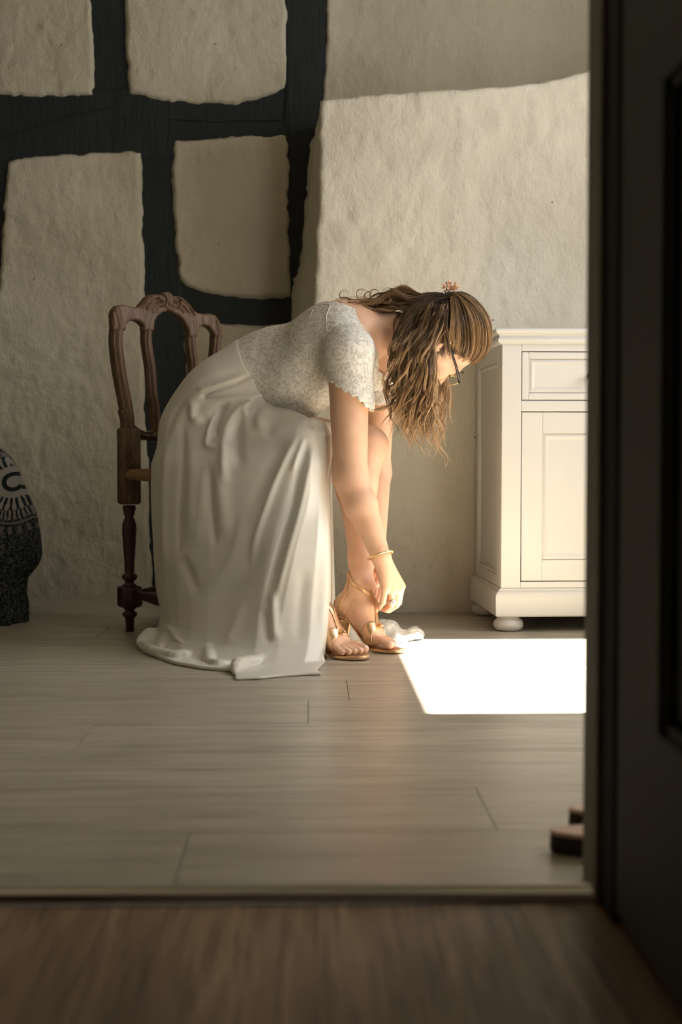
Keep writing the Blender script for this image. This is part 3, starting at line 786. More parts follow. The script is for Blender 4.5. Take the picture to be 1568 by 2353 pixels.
# left post of the back (one part with its turned leg), then the right one
for side in (0, 1):
    if side == 0:
        pts = [(270, 745), (268, 790), (275, 850), (284, 900), (293, 950), (296, 1000)]
    else:
        pts = [(498, 765), (496, 800), (490, 860), (484, 920), (480, 980), (478, 1020)]
    m = MB(); w_ = .036 if side == 0 else .030
    m.add(*sweep(cpath(pts), mold_prof(w_, .030), u3, f3))
    uo = cbk(*pts[-1])[0] if side == 0 else CWd
    c0 = A3+u3*(uo if side == 0 else CWd-.004); c0 = c0*1.0
    # block, then turned spindle, lower block and foot
    def blk(z0, z1, hw, ang=0): 
        c = c0; v, f = [], []
        for z in (z0, z0+.006, z1-.006, z1):
            k = hw-.005 if z in (z0, z1) else hw
            for (a, b) in ((-k, -k), (k, -k), (k, k), (-k, k)): v.append(c+u3*a+f3*b+z3*z)
        for i in range(3): f += [(i*4+k, i*4+(k+1) % 4, (i+1)*4+(k+1) % 4, (i+1)*4+k) for k in range(4)]
        f += [(0, 3, 2, 1), (12, 13, 14, 15)]; return v, f
    m.add(*blk(.375, .60, .0245))
    part('back_post', m.verts(), m.faces(), M['walnut'], chair)
    m = MB()
    m.add(*lathe([(.018, .372), (.020, .362), (.016, .352), (.0165, .345), (.012, .340), (.014, .335), (.0205, .318), (.0215, .30), (.019, .262), (.0155, .21), (.0145, .186), (.014, .172), (.0225, .166), (.0235, .160), (.018, .153), (.013, .148), (.013, .143), (.021, .137), (.021, .13)], c0, 24))
    m.add(*blk(.072, .135, .026))
    m.add(*lathe([(.0245, .074), (.016, .066), (.012, .062), (.0215, .055), (.0225, .050), (.017, .043), (.0135, .038), (.012, .015), (.0125, 0)], c0, 24))
    part('leg', m.verts(), m.faces(), M['mahogany'], chair)
for pts in ([(338, 755), (338, 790), (346, 845), (349, 890), (356, 940), (358, 990), (345, 1003)], [(438, 768), (440, 800), (446, 850), (440, 900), (430, 950), (424, 985), (430, 1005)]):
    m = MB(); m.add(*sweep(cpath(pts), mold_prof(.029, .026), u3, f3)); part('slat', m.verts(), m.faces(), M['walnut'], chair)
for pts in ([(284, 940), (292, 968), (308, 990), (330, 1001), (350, 1001)], [(350, 1003), (390, 1012), (430, 1004), (480, 990)]):
    m = MB(); m.add(*sweep(cpath(pts), mold_prof(.026, .026), u3, f3)); part('lower_rail', m.verts(), m.faces(), M['walnut'], chair)
# seat: rush woven over a frame; rear bar ends at the posts
SD = .40
m = MB(); sv = []; ns = 24
for i in range(ns+1):
    for j in range(ns+1):
        u = -.0+CWd*(i/ns); b = .03+SD*(j/ns); wv = .012*math.sin(math.pi*i/ns)*math.sin(math.pi*j/ns)+.004
        wid = 1+.12*(j/ns); sv.append(A3+u3*((u-CWd/2)*wid+CWd/2)+f3*b+z3*(.462+wv+.0015*math.sin(j*2.6)*(1 if abs(i-ns/2) < abs(j-ns/2) else 0)))
k_ = (ns+1)
m.add(sv, [(i*k_+j, (i+1)*k_+j, (i+1)*k_+j+1, i*k_+j+1) for i in range(ns) for j in range(ns)])
part('seat', m.verts(), m.faces(), M['rush'], chair)
s0 = A3+u3*.055+f3*.03+z3*.463; s1 = A3+u3*(CWd-.02)+f3*.03+z3*.463
fr0 = A3+u3*(-.02)+f3*(.03+SD)+z3*.455; fr1 = A3+u3*(CWd+.02)+f3*(.03+SD)+z3*.455
for a, b in ((A3+u3*.02+f3*.03+z3*.463, s1), (fr0, fr1), (s0-u3*.05, fr0), (s1, fr1)):
    m = MB(); m.add(*tube([a, a+(b-a)*.04, a+(b-a)*.96, b], [.012, .0165, .0165, .012], 14)); part('seat_rail', m.verts(), m.faces(), M['rush'], chair)
for c0 in (A3+u3*(-.015)+f3*(.02+SD), A3+u3*(CWd+.015)+f3*(.02+SD)):
    m = MB(); m.add(*lathe([(.02, .455), (.022, .44), (.022, .40), (.014, .385), (.020, .36), (.0215, .31), (.0155, .20), (.014, .172), (.0225, .165), (.013, .148), (.022, .137), (.026, .13), (.026, .075), (.013, .062), (.022, .052), (.013, .038), (.0125, 0)], c0, 20)); part('leg', m.verts(), m.faces(), M['mahogany'], chair)
q0 = A3+u3*.03+z3*.112; q1 = A3+u3*(-.015)+f3*(.02+SD)+z3*.10; q2 = A3+u3*CWd+z3*.112; q3 = A3+u3*(CWd+.015)+f3*(.02+SD)+z3*.10
for a, b in ((q0, q1), (q2, q3), ((q0+q1)/2, (q2+q3)/2), (q0, q2)):
    tt = np.linspace(0, 1, 15)
    m = MB(); m.add(*tube(a+(b-a)*tt[:, None], np.interp(tt, [0, .06, .1, .16, .35, .5, .65, .84, .9, .94, 1], [.010, .012, .009, .012, .019, .017, .019, .012, .009, .012, .010]), 14)); part('stretcher', m.verts(), m.faces(), M['mahogany'], chair)

# ================================================================== BEDSPREAD (corner of a bed at the left)
bed = empty('bed', (-1.7, 4.6, 0), 'bed end covered by a dark hanging bedspread with pale mandala rings at left edge', 'bed')
m = MB(); box(m, -2.12, -1.16, 4.36, 4.92, .30, .50); bevel(part('mattress', m.verts(), m.faces(), M['tick'], bed, False), .03)
m = MB(); box(m, -2.1, -1.18, 4.38, 4.9, .10, .30); part('bed_base', m.verts(), m.faces(), M['mahogany'], bed, False)
for a, b in ((-1.25, 4.45), (-1.25, 4.85), (-2.1, 4.45), (-2.1, 4.85)):
    m = MB(); m.add(*lathe([(.02, 0), (.026, .10)], (a, b, 0), 12)); part('leg', m.verts(), m.faces(), M['mahogany'], bed)
sil = [(1030, 2), (1045, 20), (1060, 32), (1085, 45), (1110, 55), (1140, 66), (1170, 80), (1200, 87), (1240, 93), (1275, 95), (1290, 91), (1305, 78), (1320, 64), (1340, 60), (1370, 58), (1395, 64), (1408, 62)]
YC = 4.52
lev = [(Z(a, YC), X(b, YC)) for a, b in sil]; lev = sorted(lev)
zz = np.linspace(0.004, lev[-1][0], 60); xr = np.interp(zz, [l[0] for l in lev], [l[1] for l in lev])
rings = []; nth = 120
for z, xm in zip(zz, xr):
    ring_ = []; fl = 1-(z/zz[-1])
    for k in range(nth):
        th = 2*math.pi*k/nth; ex = .55 if True else 1
        cx, cy = -1.50, 4.62; rx = xm-cx; ry = .36
        c, s = math.cos(th), math.sin(th)
        qx = abs(c)**ex*(1 if c > 0 else -1); qy = abs(s)**ex*(1 if s > 0 else -1)
        f_ = 1+.022*fl*math.sin(th*17+z*3)+.014*fl*math.sin(th*29+2+z*6)
        f_ = 1+(f_-1)*(1-math.exp(-((th-2*math.pi*(th > math.pi))/.25)**2)*.8)
        ring_.append((cx+rx*qx*f_, cy+ry*qy*f_, z))
    rings.append(ring_)
R_ = np.array(rings)
for j, sc_ in enumerate((.96, .88, .7, .4, .05)):
    q = R_[59].copy(); q[:, 0] = -1.50+(q[:, 0]+1.50)*sc_; q[:, 1] = 4.64+(q[:, 1]-4.64)*sc_; q[:, 2] += .012+.004*j; R_ = np.concatenate([R_, q[None]])
nr = len(R_); idx = np.arange(nr*nth).reshape(nr, nth); nx_ = np.roll(idx, -1, 1)
Q = np.stack([idx[:-1], nx_[:-1], nx_[1:], idx[1:]], -1).reshape(-1, 4)
R_[..., 0] *= 1+(R_[..., 1]/4.52-1)*np.clip((R_[..., 0]+1.5)/.2, 0, 1)
part('bedspread', R_.reshape(-1, 3), Q, M['mandala'], bed)

# ================================================================== SANDALS by the door
def sandal(x0, y0, rotz, label, Lg=.265, wd=.088):
    e = empty('sandal', (x0, y0, 0), label, 'sandal', 'tan slip-on sandals beside the door jamb'); e.rotation_euler = (0, 0, rotz)
    def ol(s):   # outline, heel end at x=0
        ps = []
        for k in range(40):
            th = 2*math.pi*k/40; c = math.cos(th); w_ = wd/2*(.84 if c < 0 else 1.0)
            ps.append((Lg/2+(Lg/2-s)*(abs(c)**1.0)*(1 if c > 0 else -1), (w_-s)*(abs(math.sin(th))**.92)*(1 if math.sin(th) > 0 else -1)))
        return ps
    def loft(levels):
        vs = []; n = 40
        for s, z in levels: vs += [(a, b, z) for a, b in ol(s)]
        f = [(i*n+k, i*n+(k+1) % n, (i+1)*n+(k+1) % n, (i+1)*n+k) for i in range(len(levels)-1) for k in range(n)]
        return vs, f+[tuple(range(n))[::-1], tuple((len(levels)-1)*n+k for k in range(n))]
    m = MB(); m.add(*loft([(.004, 0), (.001, .002), (0, .010), (.001, .0235), (.002, .0245)])); link('sole', raw_mesh('sole', m.verts(), m.faces(), False), M['sole'], e)
    m = MB(); m.add(*loft([(.001, .0245), (.0, .027), (.003, .030), (.009, .0295), (.018, .0275), (.03, .0268)])); link('footbed', raw_mesh('footbed', m.verts(), m.faces(), True), M['cork'], e)
    vs = []; n = 17
    for i in range(9):
        x_ = .15+.06*i/8
        for k in range(n):
            th = math.pi*k/(n-1); vs.append((x_+.01*math.sin(th), -(wd/2-.001)*math.cos(th), .018+.045*math.sin(th)**.7))
    f = [(i*n+k, i*n+k+1, (i+1)*n+k+1, (i+1)*n+k) for i in range(8) for k in range(n-1)]
    o = link('strap', raw_mesh('strap', np.array(vs), np.array(f)), M['cork'], e); s_ = o.modifiers.new('s', 'SOLIDIFY'); s_.thickness = .003
    return e
sandal(X(1268, 1.84), 1.838, -.07, 'tan sandal nearer the threshold, its rounded heel showing past the jamb')
sandal(X(1313, 1.95), 1.952, -.03, 'tan sandal behind the other one, only a sliver showing past the jamb')
# ================================================================== THE WOMAN
def FLR(px, py, z=0.0):
    d = CR @ np.array([(px-W/2)/FPX, -(py-H/2)/FPX, -1.0]); t = (z-CAMZ)/d[2]
    return np.array([d[0]*t, d[1]*t, z])
def pix(V):
    q = (V-np.array([0, 0, CAMZ])) @ CR
    return W/2-q[..., 0]/q[..., 2]*FPX, H/2+q[..., 1]/q[..., 2]*FPX
woman = empty('person', (0, 0, 0), 'woman in an ivory lace gown bent forward on the chair, fastening her sandal', 'person')

# ---- skeleton
HP = np.array([-.28, 4.10, .60])
hipR, hipL = np.array([-.355, 4.04, .60]), np.array([-.235, 4.20, .60])
kneeR, kneeL = np.array([-.010, 3.835, .555]), np.array([.166, 3.965, .545])
toeR, heelR = np.array([.137, 3.590, .03]), np.array([-.030, 3.710, .085])
toeL, heelL = np.array([.238, 3.712, .03]), np.array([.086, 3.822, .085])
ankR, ankL = np.array([.002, 3.688, .165]), np.array([.140, 3.800, .172])
waist = P(632, 866, 4.03); chest = P(762, 796, 3.965); up = P(812, 770, 3.95)
tz = nm(chest-P(480, 985, 4.10)); tl = np.array([.40, .915, 0.]); tl = nm(tl-tz*(tl@tz)); tn = np.cross(tz, tl)
if tn[2] < 0: tn = -tn                                          # tn: towards her back (up)
TR = np.array([tl, tn, tz])
shR, shL = P(800, 806, 3.80), np.array([.205, 4.11, .785])
elR, wrR = P(806, 1100, 3.755), P(874, 1274, 3.705)
elL, wrL = np.array([.196, 4.09, .47]), np.array([.186, 3.895, .255])
neck0 = P(852, 752, 3.94); 
# head frame
HC = P(1030, 778, 3.86); HS = 1.05
hu = nm([.955, 0, .296]); hf0 = nm([.296, 0, -.955]); ty = math.radians(24)
hf_ = nm(hf0*math.cos(ty)+np.array([0, 1, 0])*math.sin(ty)); hr_ = nm(np.cross(hf_, hu)); hu = np.cross(hr_, hf_)
HR = np.array([hr_, hf_, hu])                                  # rows: right (towards camera), forward, up
def hd(r, f, u): return HC+(hr_*r+hf_*f+hu*u)*HS
def h_ell(c, r, k, op='u', rot=None): return ell(hd(*c), np.array(r)*HS, HR if rot is None else rot@HR, k, op)

def torso(inf=0.):
    return [ell(HP+np.array([.04, 0, -.02]), (.165+inf, .110+inf, .14+inf), TR, .05),
            ell(waist+tn*.014, (.135+inf, .118+inf, .15+inf), TR, .06), ell(P(538, 900, 4.04), (.145+inf, .106+inf, .14+inf), TR, .06),
            ell(chest, (.158+inf, .112+inf, .135+inf), TR, .05),
            ell(up+tn*.0, (.155+inf, .085+inf, .085+inf), TR, .05),
            ell(P(690, 878, 3.97), (.125+inf, .095+inf, .12+inf), TR, .05),
            ell(chest-tn*.085+tl*(-.065)+tz*.03, .066+inf, TR, .03), ell(chest-tn*.085+tl*.075+tz*.03, .066+inf, TR, .03)]
def shoulders(inf=0., k=.04):
    return [cone(shR+np.array([-.01, .05, .0]), shR, .062+inf, .055+inf, k), cone(shL-np.array([0, .05, 0]), shL, .06+inf, .052+inf, k)]
def upper_arms(inf=0., k=.02):
    return [cone(shR, elR, .057+inf, .044+inf, k), cone(shL, elL, .052+inf, .040+inf, k)]
prims = torso()+shoulders()+upper_arms()
prims += [cone(elR, elR+(wrR-elR)*.35, .045, .0425, .02), cone(elR+(wrR-elR)*.35, wrR, .0425, .0255, .015), cone(elL, wrL, .043, .026, .02),
          cone(hipR+np.array([.045, -.01, -.012]), kneeR, .082, .056, .03), cone(hipL+np.array([.02, 0, -.01]), kneeL, .082, .056, .03)]
for kn, an, hl in ((kneeR, ankR, heelR), (kneeL, ankL, heelL)):
    kn2 = kn+(an-kn)*.30+nm(np.array([hl[0]-kn[0], hl[1]-kn[1]*1.0, 0]))*.006
    kn2 = kn2-np.array([.022, .0, 0]) if kn is kneeL else kn2-np.array([.024, -.01, 0])
    prims += [cone(kn, kn2, .054, .053, .02), cone(kn2, an+(kn-an)*.18, .051, .033, .03), cone(an+(kn-an)*.18, an, .033, .0325, .02)]
# neck
prims += [cone(neck0, hd(0, -.030, -.075), .058, .052, .03), cone(neck0-tl*.07-tn*.005, neck0, .045, .055, .04), cone(neck0+tl*.07-tn*.005, neck0, .045, .055, .04)]
# head
prims += [h_ell((0, -.006, 0), (.073, .093, .090), .02), h_ell((0, .033, -.045), (.056, .054, .072), .02),
          cone(hd(0, .03, -.07), hd(0, .066, -.108), .042, .017, .02)]
for s in (-1, 1):
    prims += [cone(hd(s*.047, .0, -.058), hd(s*.020, .055, -.107), .017, .014, .015), h_ell((s*.038, .062, -.045), .022, .015),
              cone(hd(s*.042, .070, .001), hd(s*.012, .082, .003), .010, .010, .010)]
    prims.append(h_ell((s*.031, .090, -.015), (.015, .014, .011), .008, 's'))
    prims.append(h_ell((s*.031, .073, -.016), (.0145, .0135, .0125), .003))
    prims.append(h_ell((s*.076, -.012, -.022), (.006, .017, .029), .004, rot=np.array([[1, s*.35, 0], [-s*.35, 1, 0], [0, 0, 1]])/1.0595))
    prims.append(h_ell((s*.081, -.008, -.019), (.004, .009, .016), .003, 's'))
prims += [cone(hd(0, .080, -.008), hd(0, .106, -.050), .0065, .0105, .010), h_ell((0, .106, -.053), (.0095, .009, .008), .006)]
for s in (-1, 1): prims += [h_ell((s*.0105, .097, -.056), (.007, .010, .006), .004), h_ell((s*.006, .101, -.062), (.003, .005, .003), .002, 's')]
prims += [h_ell((0, .090, -.078), (.022, .010, .0048), .004), h_ell((0, .088, -.087), (.018, .010, .0055), .004), h_ell((0, .078, -.110), (.013, .010, .011), .008)]
# right hand: four fingers bent round the strap, thumb beyond them
def chain(pts, rr, k=.004, k0=.012):
    pts = [np.asarray(p, float) for p in pts]; out = []
    for i in range(len(pts)-1): out.append(cone(pts[i], pts[i+1], rr[i], rr[i+1], k0 if i == 0 else k))
    return out
mcp = [P(922, 1347, 3.745), P(914, 1354, 3.722), P(901, 1356, 3.703), P(886, 1352, 3.690)]
pip = [P(916, 1384, 3.775), P(911, 1390, 3.750), P(899, 1391, 3.724), P(880, 1383, 3.706)]
dip = [P(899, 1397, 3.792), P(894, 1402, 3.772), P(888, 1401, 3.748), P(873, 1394, 3.726)]
tip = [P(884, 1394, 3.800), P(880, 1398, 3.785), P(877, 1398, 3.768), P(868, 1391, 3.744)]
for i in range(4):
    a = wrR+(mcp[i]-wrR)*.12
    prims += [cone(a, mcp[i], .0190, .0125, .012)]
    r = (.0094, .0092, .0090, .0082)[i]
    prims += [cone(mcp[i], pip[i], r+.0012, r, .003), cone(pip[i], dip[i], r, r-.0012, .002), cone(dip[i], tip[i], r-.001, r-.0022, .002)]
prims += chain([wrR+np.array([.008, .018, -.01]), P(902, 1330, 3.765), P(893, 1366, 3.790), P(880, 1390, 3.800)], [.016, .0125, .0105, .0082], .004, .012)
# left hand, behind the ankle
lm = [wrL+np.array(v) for v in ([.012, -.02, -.085], [-.004, -.028, -.088], [-.018, -.03, -.085], [-.030, -.03, -.078])]
lp = [v+np.array([-.002, -.028, -.030]) for v in lm]; lt = [v+np.array([-.008, -.024, -.012]) for v in lp]
for a, b, c in zip(lm, lp, lt): prims += [cone(wrL, a, .018, .012, .010), cone(a, b, .0095, .0085, .003), cone(b, c, .0085, .0065, .002)]
prims += chain([wrL+np.array([.008, -.02, -.02]), wrL+np.array([.012, -.05, -.055]), wrL+np.array([.0, -.07, -.085])], [.014, .011, .008])
# feet in raised heels
def foot(ank, heel, toe, side):
    """side=+1: the big toe lies to the camera side (left foot); -1 for the right foot"""
    d = nm([toe[0]-heel[0], toe[1]-heel[1], 0]); l = np.array([d[1], -d[0], 0])*side*1.0   # towards the big toe
    g = []
    hb = heel+d*.020+z3*.032
    ball = toe-d*.073; ball[2] = .034
    g += [cone(ank, hb, .031, .0265, .02), ell(hb, (.030, .026, .026), None, .02)]
    ins = (hb*.45+ball*.55)+z3*.034+d*.004
    g += [cone(ank-z3*.01+d*.008, ins, .030, .026, .025), cone(ins, ball+l*.018+z3*.006, .026, .0175, .02), cone(ins, ball-l*.020+z3*.002, .024, .014, .02), cone(hb+z3*-.002, ball-l*.016, .020, .013, .02), cone(hb, ball+l*.016, .020, .013, .02)]
    g += [ell(ank+d*.004-l*.028+z3*.004, .011, None, .012), ell(ank+d*.008+l*.029+z3*.010, .011, None, .012)]
    toes = []
    for i, (off, ln, r) in enumerate(((.027, .062, .0115), (.009, .060, .0088), (-.006, .053, .0082), (-.020, .045, .0078), (-.033, .034, .0075))):
        a = ball+l*(off*.82); b = ball+l*off+d*ln*.60; c = ball+l*(off*1.0)+d*ln
        a[2] = .034; b[2] = .0135+r+.008; c[2] = .0125+r
        g += [cone(a, b, r+.0015, r*.92, .004 if i else .006), cone(b, c, r*.92, r, .003)]
        toes.append((c, r, l, d))
    return g, toes, d, l
fR, tR, dR, lR = foot(ankR, heelR, toeR, -1); fL, tL, dL, lL = foot(ankL, heelL, toeL, 1)
prims += fR+fL
Vb, Qb = surface(prims, .0021)
body = part('body', Vb, Qb, M['skin'], woman)
# toe nails
for toes in (tR, tL):
    for c, r, l, d in toes:
        m = MB()
        n_ = nm(d*.75+z3*.75); cc = c+n_*(r*.86); e2 = nm(np.cross(n_, l)); vs = []
        for rr, h_ in ((.62, 0), (.5, .0009), (.2, .0014)):
            for k in range(12): vs.append(cc+l*math.cos(k*math.pi/6)*r*rr+e2*math.sin(k*math.pi/6)*r*rr*1.0+n_*h_)
        m.add(vs, [(i*12+k, i*12+(k+1) % 12, (i+1)*12+(k+1) % 12, (i+1)*12+k) for i in range(2) for k in range(12)]+[tuple(range(24, 36))])
        m.build('toenail', M['nail'], woman)

# ---- heeled sandals
def ribbon(prs, path, width, off=.0012, thick=.0016, n=40, nw=6, closed=False):
    """a strap laid on the skin: the path is pushed onto the surface and widened along it"""
    p = spline(path, n)
    for _ in range(4):
        g = grad(prs, p); p = p-g*(sdf(prs, p)-off)[:, None]
        for _2 in range(1): p[1:-1] = .5*p[1:-1]+.25*(p[:-2]+p[2:])
    for _ in range(3):
        g = grad(prs, p); p = p-g*(sdf(prs, p)-off)[:, None]
    T = np.gradient(p, axis=0); T /= np.linalg.norm(T, axis=1)[:, None]; g = grad(prs, p); B = np.cross(T, g); B /= np.linalg.norm(B, axis=1)[:, None]
    w_ = np.broadcast_to(np.asarray(width, float), (n,)) if np.ndim(width) == 0 else np.interp(np.linspace(0, 1, n), np.linspace(0, 1, len(width)), width)
    rows = []
    for lay, o_ in ((0, off), (1, off+thick)):
        for j in range(nw+1):
            s = (j/nw-.5); q = p+B*(w_*s)[:, None]
            dd = sdf(prs, q); gg = grad(prs, q); q = q-gg*np.clip(dd-o_, -.02, .006)[:, None]
            rows.append(q)
    R = np.array(rows); k = nw+1
    order = list(range(k))+list(range(2*k-1, k-1, -1)); R = R[order]; m_ = len(order)
    vs = R.transpose(1, 0, 2).reshape(-1, 3)
    f = [(i*m_+a, i*m_+(a+1) % m_, (i+1)*m_+(a+1) % m_, (i+1)*m_+a) for i in range(n-1) for a in range(m_)]
    f += [tuple(range(m_))[::-1], tuple((n-1)*m_+a for a in range(m_))]
    return vs, f
def shoe(ft, ank, heel, toe, d, l, label):
    s = part('sandal', *(lambda vf: vf)(sole_mesh(heel, toe, d, l)), M['gold'], woman, label=label)
    hb = heel+d*.020
    # stiletto heel
    m = MB(); c0 = heel+d*.016; hz = heel[2]-.006
    vs = []; nn = 16; lv = 9
    for i in range(lv):
        q = i/(lv-1); z = hz*(1-q)+.0005; w_ = .019*(1-q)**1.8+.0055; ln = .022*(1-q)**2+.0055
        c = c0+d*(-.004+.010*q)
        for k in range(nn):
            th = 2*math.pi*k/nn; vs.append(np.array([c[0], c[1], 0])+d*math.cos(th)*ln+l*math.sin(th)*w_+z3*z)
    m.add(vs, [(i*nn+k, i*nn+(k+1) % nn, (i+1)*nn+(k+1) % nn, (i+1)*nn+k) for i in range(lv-1) for k in range(nn)]+[tuple(range((lv-1)*nn, lv*nn)), tuple(range(nn))[::-1]])
    m.build('heel', M['gold'], s)
    ball = toe-d*.073; ball[2] = .034
    def S(name, pts, w, **kw):
        m = MB(); m.add(*ribbon(ft, pts, w, **kw)); return m.build(name, M['gold'], s)
    a = ball-d*.002
    # wide toe band in two halves gathered to a knot
    knot = ball+d*.012+z3*.035
    S('toe_band', [a+l*.042+z3*(-.022)-d*.004, a+l*.042+z3*.004-d*.002, a+l*.024+z3*.028, knot+l*.002], [.036, .036, .030, .016], n=36, nw=10)
    S('toe_band', [a-l*.042+z3*(-.022)-d*.012, a-l*.042+z3*.002-d*.010, a-l*.022+z3*.026-d*.003, knot-l*.002], [.036, .036, .030, .016], n=36, nw=10)
    m = MB(); kk = sdf(ft, knot[None])[0]; kc = knot-grad(ft, knot[None])[0]*(kk-.004)
    vs = []
    for i in range(9):
        for j in range(16):
            ph = math.pi*i/8; th = 2*math.pi*j/16; rr = 1+.16*math.sin(3*th+ph*2)
            vs.append(kc+d*.013*math.cos(ph)+l*.009*math.sin(ph)*math.cos(th)*rr+nm(z3+d*.3)*.006*math.sin(ph)*math.sin(th)*rr)
    m.add(vs, [(i*16+j, i*16+(j+1) % 16, (i+1)*16+(j+1) % 16, (i+1)*16+j) for i in range(8) for j in range(16)]); m.build('knot', M['gold'], s)
    # crossing straps from the knot round the ankle
    bk = ank-d*.032+z3*(-.002)
    for s_ in (-1, 1):
        S('cross_strap', [knot+l*.003*s_, ank+d*.060-z3*.048+l*.004*s_, ank+d*.046-z3*.026+l*.014*s_, ank+l*.036*s_+d*.010+z3*.004, bk+l*.014*s_+z3*.036], .0095)
    S('side_strap', [hb+l*.034+d*.014+z3*.006, hb+l*.036+d*.005+z3*.03, ank+l*.034-d*.018+z3*.006, bk+z3*.036], .008)
    S('side_strap', [hb-l*.034+d*.014+z3*.006, hb-l*.036+d*.005+z3*.03, ank-l*.034-d*.018+z3*.006, bk+z3*.036], .008)
    S('heel_counter', [hb+l*.032+d*.016+z3*.010, hb+l*.030-d*.012+z3*.014, hb-d*.034+z3*.016, hb-l*.030-d*.012+z3*.014, hb-l*.032+d*.016+z3*.010], .026, n=40, nw=8)
    return s
def sole_mesh(heel, toe, d, l):
    vs = []; n = 40; L_ = np.linalg.norm((toe-heel)[:2])+.030; hz = heel[2]
    st = np.array([heel[0], heel[1], 0])-d*.014
    def wprof(q): return np.interp(q, [0, .03, .12, .3, .5, .68, .8, .92, .975, 1.0], [.008, .018, .0255, .023, .024, .036, .038, .030, .020, .010])
    def zprof(q): return hz*(1-np.clip((q-.16)/.46, 0, 1)**1.35) if q < .62 else 0
    def zp(q):
        t = np.clip((q-.14)/.50, 0, 1); return (hz-.003)*(1-(3*t*t-2*t**3)) - .0
    for i in range(n):
        q = i/(n-1); c = st+d*(q*L_); w_ = wprof(q); z = zp(q); th = .0105 if q > .6 else .0075
        tl_ = .004*np.clip((q-.9)/.1, 0, 1)
        # cross-section: underside narrower, rounded edge
        for (a, b) in ((-.86, .001), (-1, .003), (-1.02, th*.7), (-.97, th), (-.5, th+.0006), (.5, th+.0006), (.97, th), (1.02, th*.7), (1, .003), (.86, .001)):
            asym = 1.0
            vs.append(c+l*(a*w_*asym)+z3*(z+b+tl_*.5))
    k = 10
    f = [(i*k+j, i*k+(j+1) % k, (i+1)*k+(j+1) % k, (i+1)*k+j) for i in range(n-1) for j in range(k)]
    f += [tuple(range(k))[::-1], tuple((n-1)*k+j for j in range(k))]
    m = MB(); m.add(vs, f); return m.verts(), m.faces()
sR = shoe(fR+[cone(kneeR, ankR, .05, .0325, .02)], ankR, heelR, toeR, dR, lR, 'rose gold strappy sandal on the foot nearer the gown hem')
sL = shoe(fL+[cone(kneeL, ankL, .05, .0325, .02)], ankL, heelL, toeL, dL, lL, 'rose gold strappy sandal on the farther foot, being fastened')
# end of the strap held between the fingers
m = MB(); sp = spline([ankL+dL*.036+z3*(-.004)+lL*.01, tip[3]+np.array([.004, .004, -.004]), tip[2]+np.array([.0, 0, .006])], 16)
vs = []; 
for q in sp: vs += [q+z3*.005+lL*.001, q-z3*.005+lL*.001, q-z3*.005-lL*.001, q+z3*.005-lL*.001]
m.add(vs, [(i*4+k, i*4+(k+1) % 4, i*4+4+(k+1) % 4, i*4+4+k) for i in range(15) for k in range(4)]+[(0, 3, 2, 1), (60, 61, 62, 63)]); m.build('ankle_strap', M['gold'], sL)

# ---- bodice: lace shell over a lining, cap sleeves with a scalloped hem
def pxpoly(pts, Y=3.9): return np.array([(X(a, Y), Z(b, Y)) for a, b in pts])
def clip2(poly, lo=None, hi=None):
    return fprim(lambda p: poly_sd(p[..., 0], p[..., 2], poly), (-9, -9, -9), (9, 9, 9), .002, 'i')
NECKL = [(700, 560), (736, 690), (760, 697), (790, 706), (822, 720), (846, 738), (860, 757), (868, 785), (871, 815), (872, 850), (893, 862), (888, 905), (884, 945), (868, 956)]
SEAM = [(740, 1010), (690, 985), (640, 960), (600, 935), (570, 900), (552, 870), (540, 840), (534, 812), (530, 783), (520, 700)]
keepB = pxpoly(NECKL+[(800, 985)]+SEAM, 3.93)
V, Q = surface(torso(.0055)+[p for p in shoulders(.0055)]+[clip2(keepB)], .003)
bodice = part('bodice', V, Q, M['lace'], woman)
LIN = [(540, 742), (590, 752), (640, 790), (672, 796), (720, 786), (770, 770), (830, 755), (900, 770), (900, 960), (800, 985)]+SEAM[:-1]
V, Q = surface(torso(.0028)+[p for p in shoulders(.0028)]+[clip2(pxpoly(LIN, 3.93)), clip2(keepB)], .003)
part('bodice_lining', V, Q, M['lining'], bodice)
# raised seams on the back of the bodice
for pts in ([(649, 733), (654, 755), (664, 776), (676, 790)], [(663, 742), (670, 765), (682, 782)], [(738, 692), (760, 716), (772, 744), (778, 765)], [(716, 704), (724, 730), (728, 752)], [(612, 762), (650, 762), (690, 790), (722, 812)]):
    q = spline([P(a, b, 3.86) for a, b in pts], 24); ts = torso(.0062)+shoulders(.0062)
    for _ in range(8): q = q-grad(ts, q)*sdf(ts, q)[:, None]
    m = MB(); m.add(*tube(q, np.interp(np.linspace(0, 1, 24), [0, .2, .8, 1], [.0006, .0014, .0014, .0006]), 6)); m.build('seam', M['lining'], bodice)
# sleeve hem
hem0 = spline([(716, 806, 0), (726, 830, 0), (745, 852, 0), (762, 876, 0), (790, 897, 0), (822, 916, 0), (848, 938, 0), (880, 948, 0)], 120)[:, :2]
tt_ = np.linspace(0, 1, 120); nrm = np.stack([np.gradient(hem0[:, 1]), -np.gradient(hem0[:, 0])], -1); nrm /= np.linalg.norm(nrm, axis=1)[:, None]
hem = hem0-nrm*(np.abs(np.sin(tt_*math.pi*13))**.7*5.5)[:, None]*1.0
sl = list(map(tuple, hem))+[(990, 940), (990, 600), (700, 600), (700, 780)]
slp = pxpoly(sl, 3.80)
arm_cloth = [cone(shR+np.array([-.01, .05, .0]), shR+np.array([0, .0, -.005]), .068, .068, .04), cone(shR+np.array([0, 0, -.005]), shR+(elR-shR)*.42, .067, .069, .03)]
V, Q = surface(arm_cloth+[clip2(slp)], .0026)
part('sleeve', V, Q, M['lace'], woman)
zL = shL+(elL-shL)*.40
arm2 = [cone(shL-np.array([0, .05, 0]), shL, .064, .060, .04), cone(shL, shL+(elL-shL)*.45, .059, .060, .03)]
